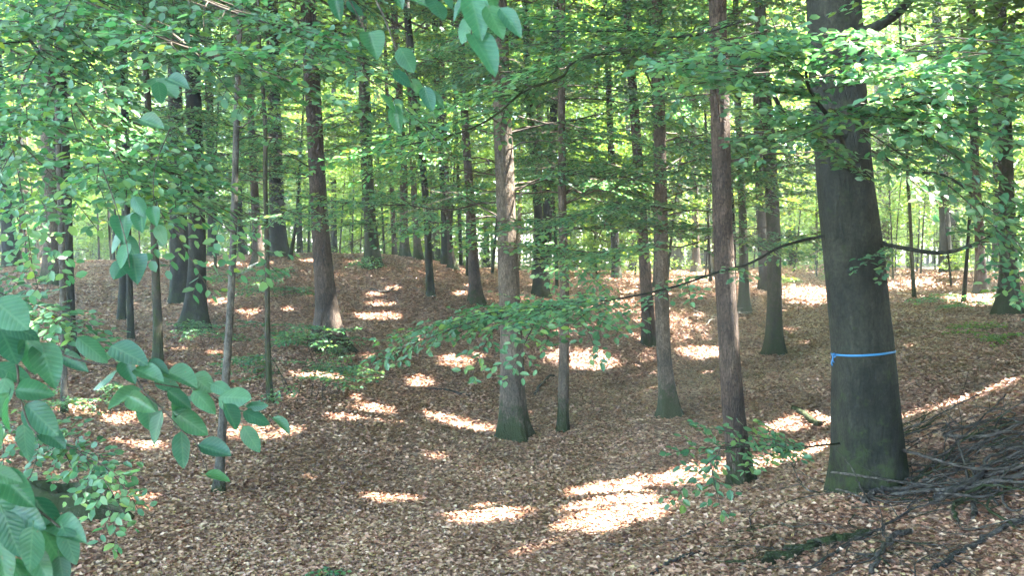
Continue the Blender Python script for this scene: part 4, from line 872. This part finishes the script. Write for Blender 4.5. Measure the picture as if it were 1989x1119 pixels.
def dead(pts, r0, r1, label, mt='dead', twigs=4, name='dead_branch', cat='dead branch', group=None, seg=7, tl=.35, lift=0.0, lump=.07, rs=None):
    """pts: (px, py, height above ground) or world points"""
    W = []
    for p in pts:
        if len(p) == 3 and abs(p[0]) > 60 or len(p) == 3 and p[1] > 200:
            g = ground_at(p[0], p[1]) if p[2] <= .05 else None
            if g is None: g = ground_at(p[0], p[1] + p[2]*F_PX/7.0)
            W.append(g + np.array([0, 0, p[2] + lift]))
        else: W.append(np.asarray(p, float))
    n = 10 + 4*len(W); P = smooth_path(W, n); jit = R.normal(size=(n, 3))*r0*.5; jit[:, 2] = np.abs(jit[:, 2])*.5; P = P + jit
    m = Mesh(); path_tube(m, P, np.linspace(r0, r1, n), seg if seg in (4, 6, 8) else 6, mi=0, lump=lump)
    root = mesh_obj(name, np.concatenate(m.V), np.concatenate(m.Q), mt, smooth=True, loc=P[0]); root['label'] = label; root['category'] = cat
    if group: root['group'] = group
    L = np.linalg.norm(P[-1]-P[0])
    for i in range(twigs):
        k = R.integers(n//5, n-1); d = unit(P[min(k+1, n-1)] - P[k-1]); s = unit(np.cross(d, [0, 0, 1.]))*(1 if R.uniform() < .5 else -1)
        l = tl*L*R.uniform(.35, 1.1); v = unit(d + s*R.uniform(.5, 1.2) + np.array([0, 0, R.uniform(-.05, .45)]))
        q = np.array([P[k], P[k] + v*l*.5 + R.normal(size=3)*.03*l, P[k] + v*l + R.normal(size=3)*.10*l])
        g = terrain(q[:, 0], q[:, 1]); q[:, 2] = np.maximum(q[:, 2], g + .01); q[0] = P[k]
        rr = (r0 + (r1-r0)*k/n)*.55; t = Mesh(); path_tube(t, smooth_path(q, 9), np.linspace(rr, max(rr*.3, .0012), 9), 4, mi=0)
        c = mesh_obj('twig', np.concatenate(t.V), np.concatenate(t.Q), mt, smooth=True, loc=P[0]); c.parent = root; c.location = (0, 0, 0)
    return root
dead([(1770,1048,.05),(1738,1046,.07),(1716,1078,.05),(1694,1125,.03)], .021, .017, 'thick crooked grey branch broken near the bottom edge below the taped beech', twigs=2)
dead([(1575,1112,.02),(1650,1068,.04),(1720,1035,.05),(1775,1003,.05),(1850,992,.05),(1940,985,.05)], .012, .006, 'long pale stick running up right past the broken crooked branch', twigs=4)
dead([(1500,1095,.0),(1590,1068,.01),(1690,1046,.01)], .055, .042, 'moss-covered rotten log half sunk in leaves below the taped beech', 'deadmoss', twigs=0, name='fallen_log', cat='log')
dead([(1265,1125,.02),(1310,1098,.03),(1356,1082,.03)], .016, .011, 'dark bare stick at the bottom edge right of centre', twigs=0)
dead([(1160,1062,.02),(1250,1066,.02),(1330,1050,.03),(1400,1015,.03),(1462,1000,.03)], .009, .004, 'thin curving dark stick lying below the big sun patch', twigs=3)
dead([(1692,992,.02),(1664,935,.22),(1650,905,.32),(1622,870,.42)], .008, .003, 'bare pale twig standing up against the foot of the taped beech', twigs=2)
dead([(1600,965,.02),(1562,945,.12),(1542,905,.25),(1526,872,.35)], .008, .003, 'bare dark twig rising left of the taped beech foot', twigs=3)
dead([(1615,950,.03),(1575,925,.15),(1530,890,.3)], .007, .003, 'second thin twig leaning away left of the taped beech foot', twigs=2)
dead([(1738,868,.30),(1790,886,.25),(1850,908,.2),(1920,915,.15),(1995,905,.1)], .016, .008, 'long dark branch leaning from the right side of the taped beech', twigs=6)
dead([(1932,842,.05),(1870,828,.15),(1838,800,.25),(1812,770,.35)], .008, .003, 'bare twig sticking up left above the heap of branches', twigs=3)
dead([(1790,965,.05),(1870,955,.1),(1930,940,.1),(1995,945,.1)], .016, .012, 'stout grey branch lying across the heap at the right edge', 'dead', twigs=2)
dead([(1810,1118,.02),(1880,1075,.03),(1950,1035,.03),(2010,1010,.03)], .022, .016, 'thick grey branch in the bottom right corner', twigs=2)
dead([(1545,800,.02),(1570,818,.03),(1588,830,.04)], .045, .035, 'short mossy log lying in the hollow left of the taped beech', 'deadmoss', twigs=0, name='fallen_log', cat='log')
dead([(1584,828,.02),(1588,812,.16),(1592,800,.24)], .028, .010, 'dark broken stub standing at the end of the short mossy log', 'deadmoss', twigs=1, name='broken_stub', cat='wood stub')
dead([(826,757,.02),(870,764,.04),(912,772,.02)], .02, .012, 'bent dark stick on the slope left of the mossy-footed tree', twigs=1)
dead([(1372,590,.25),(1380,604,.1),(1388,612,.03)], .012, .006, 'sunlit pale forked twig left of the dark mossy-footed tree', 'brightened', twigs=5, tl=.9)  # white sun glint put into the wood colour
dead([(560,618,.25),(563,630,.12),(567,644,.02)], .012, .010, 'pale broken stick poking from leaves near the crooked mossy sapling', 'brightened', twigs=1)  # sunlight on the stick put into its pale colour
dead([(1040,768,.02),(1066,736,.03),(1078,735,.03)], .03, .02, 'dark stick lying between mossy-footed tree and slender tree', twigs=0)
dead([(720,565,.03),(750,558,.06),(775,556,.03)], .03, .02, 'dark fallen branch on the far slope right of the ivy-clad beech', twigs=2)
dead([(500,517,.03),(470,532,.02),(455,540,.01)], .07, .03, 'pale exposed root running left from the ridge tree', 'brightened', twigs=0, name='exposed_root', cat='root')
HEAP = 'dead branches heaped at the right below the bank'
for i in range(118):
    if i < 62: px, py = R.uniform(1740, 2020), R.uniform(835, 990)
    else: px, py = R.uniform(1340, 2000), R.uniform(950, 1115)
    g = ground_at(px, py); a = R.uniform(-2.2, 2.2) if i % 3 else R.normal()*.5; l = R.uniform(.35, 1.25) if i < 62 else R.uniform(.3, .9)
    tlt = R.normal()*(.22 if i < 62 else .08); d = np.array([cos(a), sin(a)*.9, 0]); sdv = np.array([-sin(a), cos(a), 0]); P = []
    top = R.uniform(.01, .11) if i < 62 else R.uniform(.01, .05)
    for t in (-.5, -.15, .2, .5):
        q = g + d*l*t + sdv*l*R.normal()*.13; q[2] = terrain(q[0], q[1]) + .01 + top*(1 - abs(t)) + max(0, t*tlt)*l; P.append(q)
    r = R.uniform(.004, .014)*(2.0 if i % 6 == 0 else 1) if i < 62 else R.uniform(.002, .006)
    dead(P, r, r*.45, 'bare grey-brown dead branch in the tangled heap at the right edge' if i < 62 else 'thin dead stick strewn over the leaves below the taped beech',
         ['dead', 'dead', 'dead', 'deadmoss'][i % 4], twigs=R.integers(3, 8), tl=.5, group=HEAP if i < 62 else 'thin sticks strewn below the taped beech')
# rotten stump at lower left
def stump(px, py):
    g = ground_at(px, py); root = thing('rotten_stump', 'low dark rotten stump with moss at lower left beneath the thin spray', 'stump', g)
    th = np.arange(28)/28*2*pi; V = []
    prof = [(0.34, -.1), (.33, .02), (.27, .08), (.22, .16), (.19, .20), (.15, .17), (.08, .10)]
    for r, z in prof:
        rr = r*(1 + .22*np.cos(3*th + 1) + .10*np.cos(7*th) + .06*R.normal(size=28)); V.append(np.stack([g[0] + rr*np.cos(th)*1.35, g[1] + rr*np.sin(th), g[2] + z*(1 + .25*np.sin(2*th + 1)) + .01*R.normal(size=28)], -1))
    V = np.concatenate(V); i, j = np.meshgrid(np.arange(len(prof)-1), np.arange(28), indexing='ij'); a = (i*28+j).ravel(); b = (i*28+(j+1) % 28).ravel()
    Q = np.stack([a, b, b+28, a+28], 1); mesh_obj('stump_wood', V, Q, 'deadmoss', root, smooth=True, loc=g)
    m = Mesh(); path_tube(m, smooth_path([g + [.2, -.05, .08], g + [.45, -.12, .05], g + [.7, -.2, -.05]], 10), np.linspace(.07, .02, 10), 6, mi=0, lump=.1); m.build('root', ['deadmoss'], root, loc=g, smooth=True)
stump(128, 985)

# the wood goes on behind the last trees one can tell apart
def far_wood(n=330000):
    a = np.radians(R.uniform(-40, 40, n)); r = R.uniform(108, 150, n); x = r*np.sin(a); y = r*np.cos(a)
    top = 17 + 5*np.sin(a*40) + 3*np.sin(a*97 + 1)
    ncl = 4500; ci = R.integers(0, ncl, n); ca = np.radians(R.uniform(-40, 40, ncl)); cr = R.uniform(108, 150, ncl); cz = R.uniform(-1, 44, ncl)
    x = cr[ci]*np.sin(ca[ci]) + R.normal(size=n)*1.5; y = cr[ci]*np.cos(ca[ci]) + R.normal(size=n)*1.5; z = E - 1 + np.maximum(cz[ci] + R.normal(size=n)*.5, 0.05)
    P = np.stack([x, y, z], -1); m = Mesh(); leaves(m, P, R.normal(size=(n, 3))*[1, 1, .3], np.array([0, -.2, 1.]) + R.normal(size=(n, 3))*.4, R.uniform(.35, .6, n), 'quad')
    k = 260; ta = np.radians(R.uniform(-40, 40, k)); tr = R.uniform(110, 148, k); A = np.stack([tr*np.sin(ta), tr*np.cos(ta), np.full(k, E-1.5)], -1)
    tubes(m, A, A + [0, 0, 34.], R.uniform(.12, .24, k), .07, 5)
    o = m.build('distant_woodland', ['leaf_far', 'dark']); o['kind'] = 'stuff'; o['label'] = 'far-off sunlit beech wood closing the view between the trunks'; o['category'] = 'woodland'
far_wood()

# thin haze added for the milky lens glare and the slight fading with distance
def haze(d=.002):
    me = bpy.data.meshes.new('haze'); lo = (-240, -70, float(E) - 12); hi = (240, 262, float(E) + 32)
    V = [(x, y, z) for x in (lo[0], hi[0]) for y in (lo[1], hi[1]) for z in (lo[2], hi[2])]
    me.from_pydata(V, [], [(0,1,3,2), (4,6,7,5), (0,4,5,1), (2,3,7,6), (0,2,6,4), (1,5,7,3)]); o = bpy.data.objects.new('haze', me); SC.collection.objects.link(o)
    m = bpy.data.materials.new('veil_haze'); m.use_nodes = True; nt = m.node_tree; nt.nodes.clear()
    out = nt.nodes.new('ShaderNodeOutputMaterial'); v = nt.nodes.new('ShaderNodeVolumePrincipled'); v.inputs['Density'].default_value = d
    v.inputs['Color'].default_value = (.86, .95, .95, 1); v.inputs['Anisotropy'].default_value = .3
    nt.links.new(v.outputs[0], out.inputs['Volume']); me.materials.append(m)
    o['kind'] = 'stuff'; o['label'] = 'faint pale haze added for lens glare and fading distance'; o['category'] = 'haze'
haze()
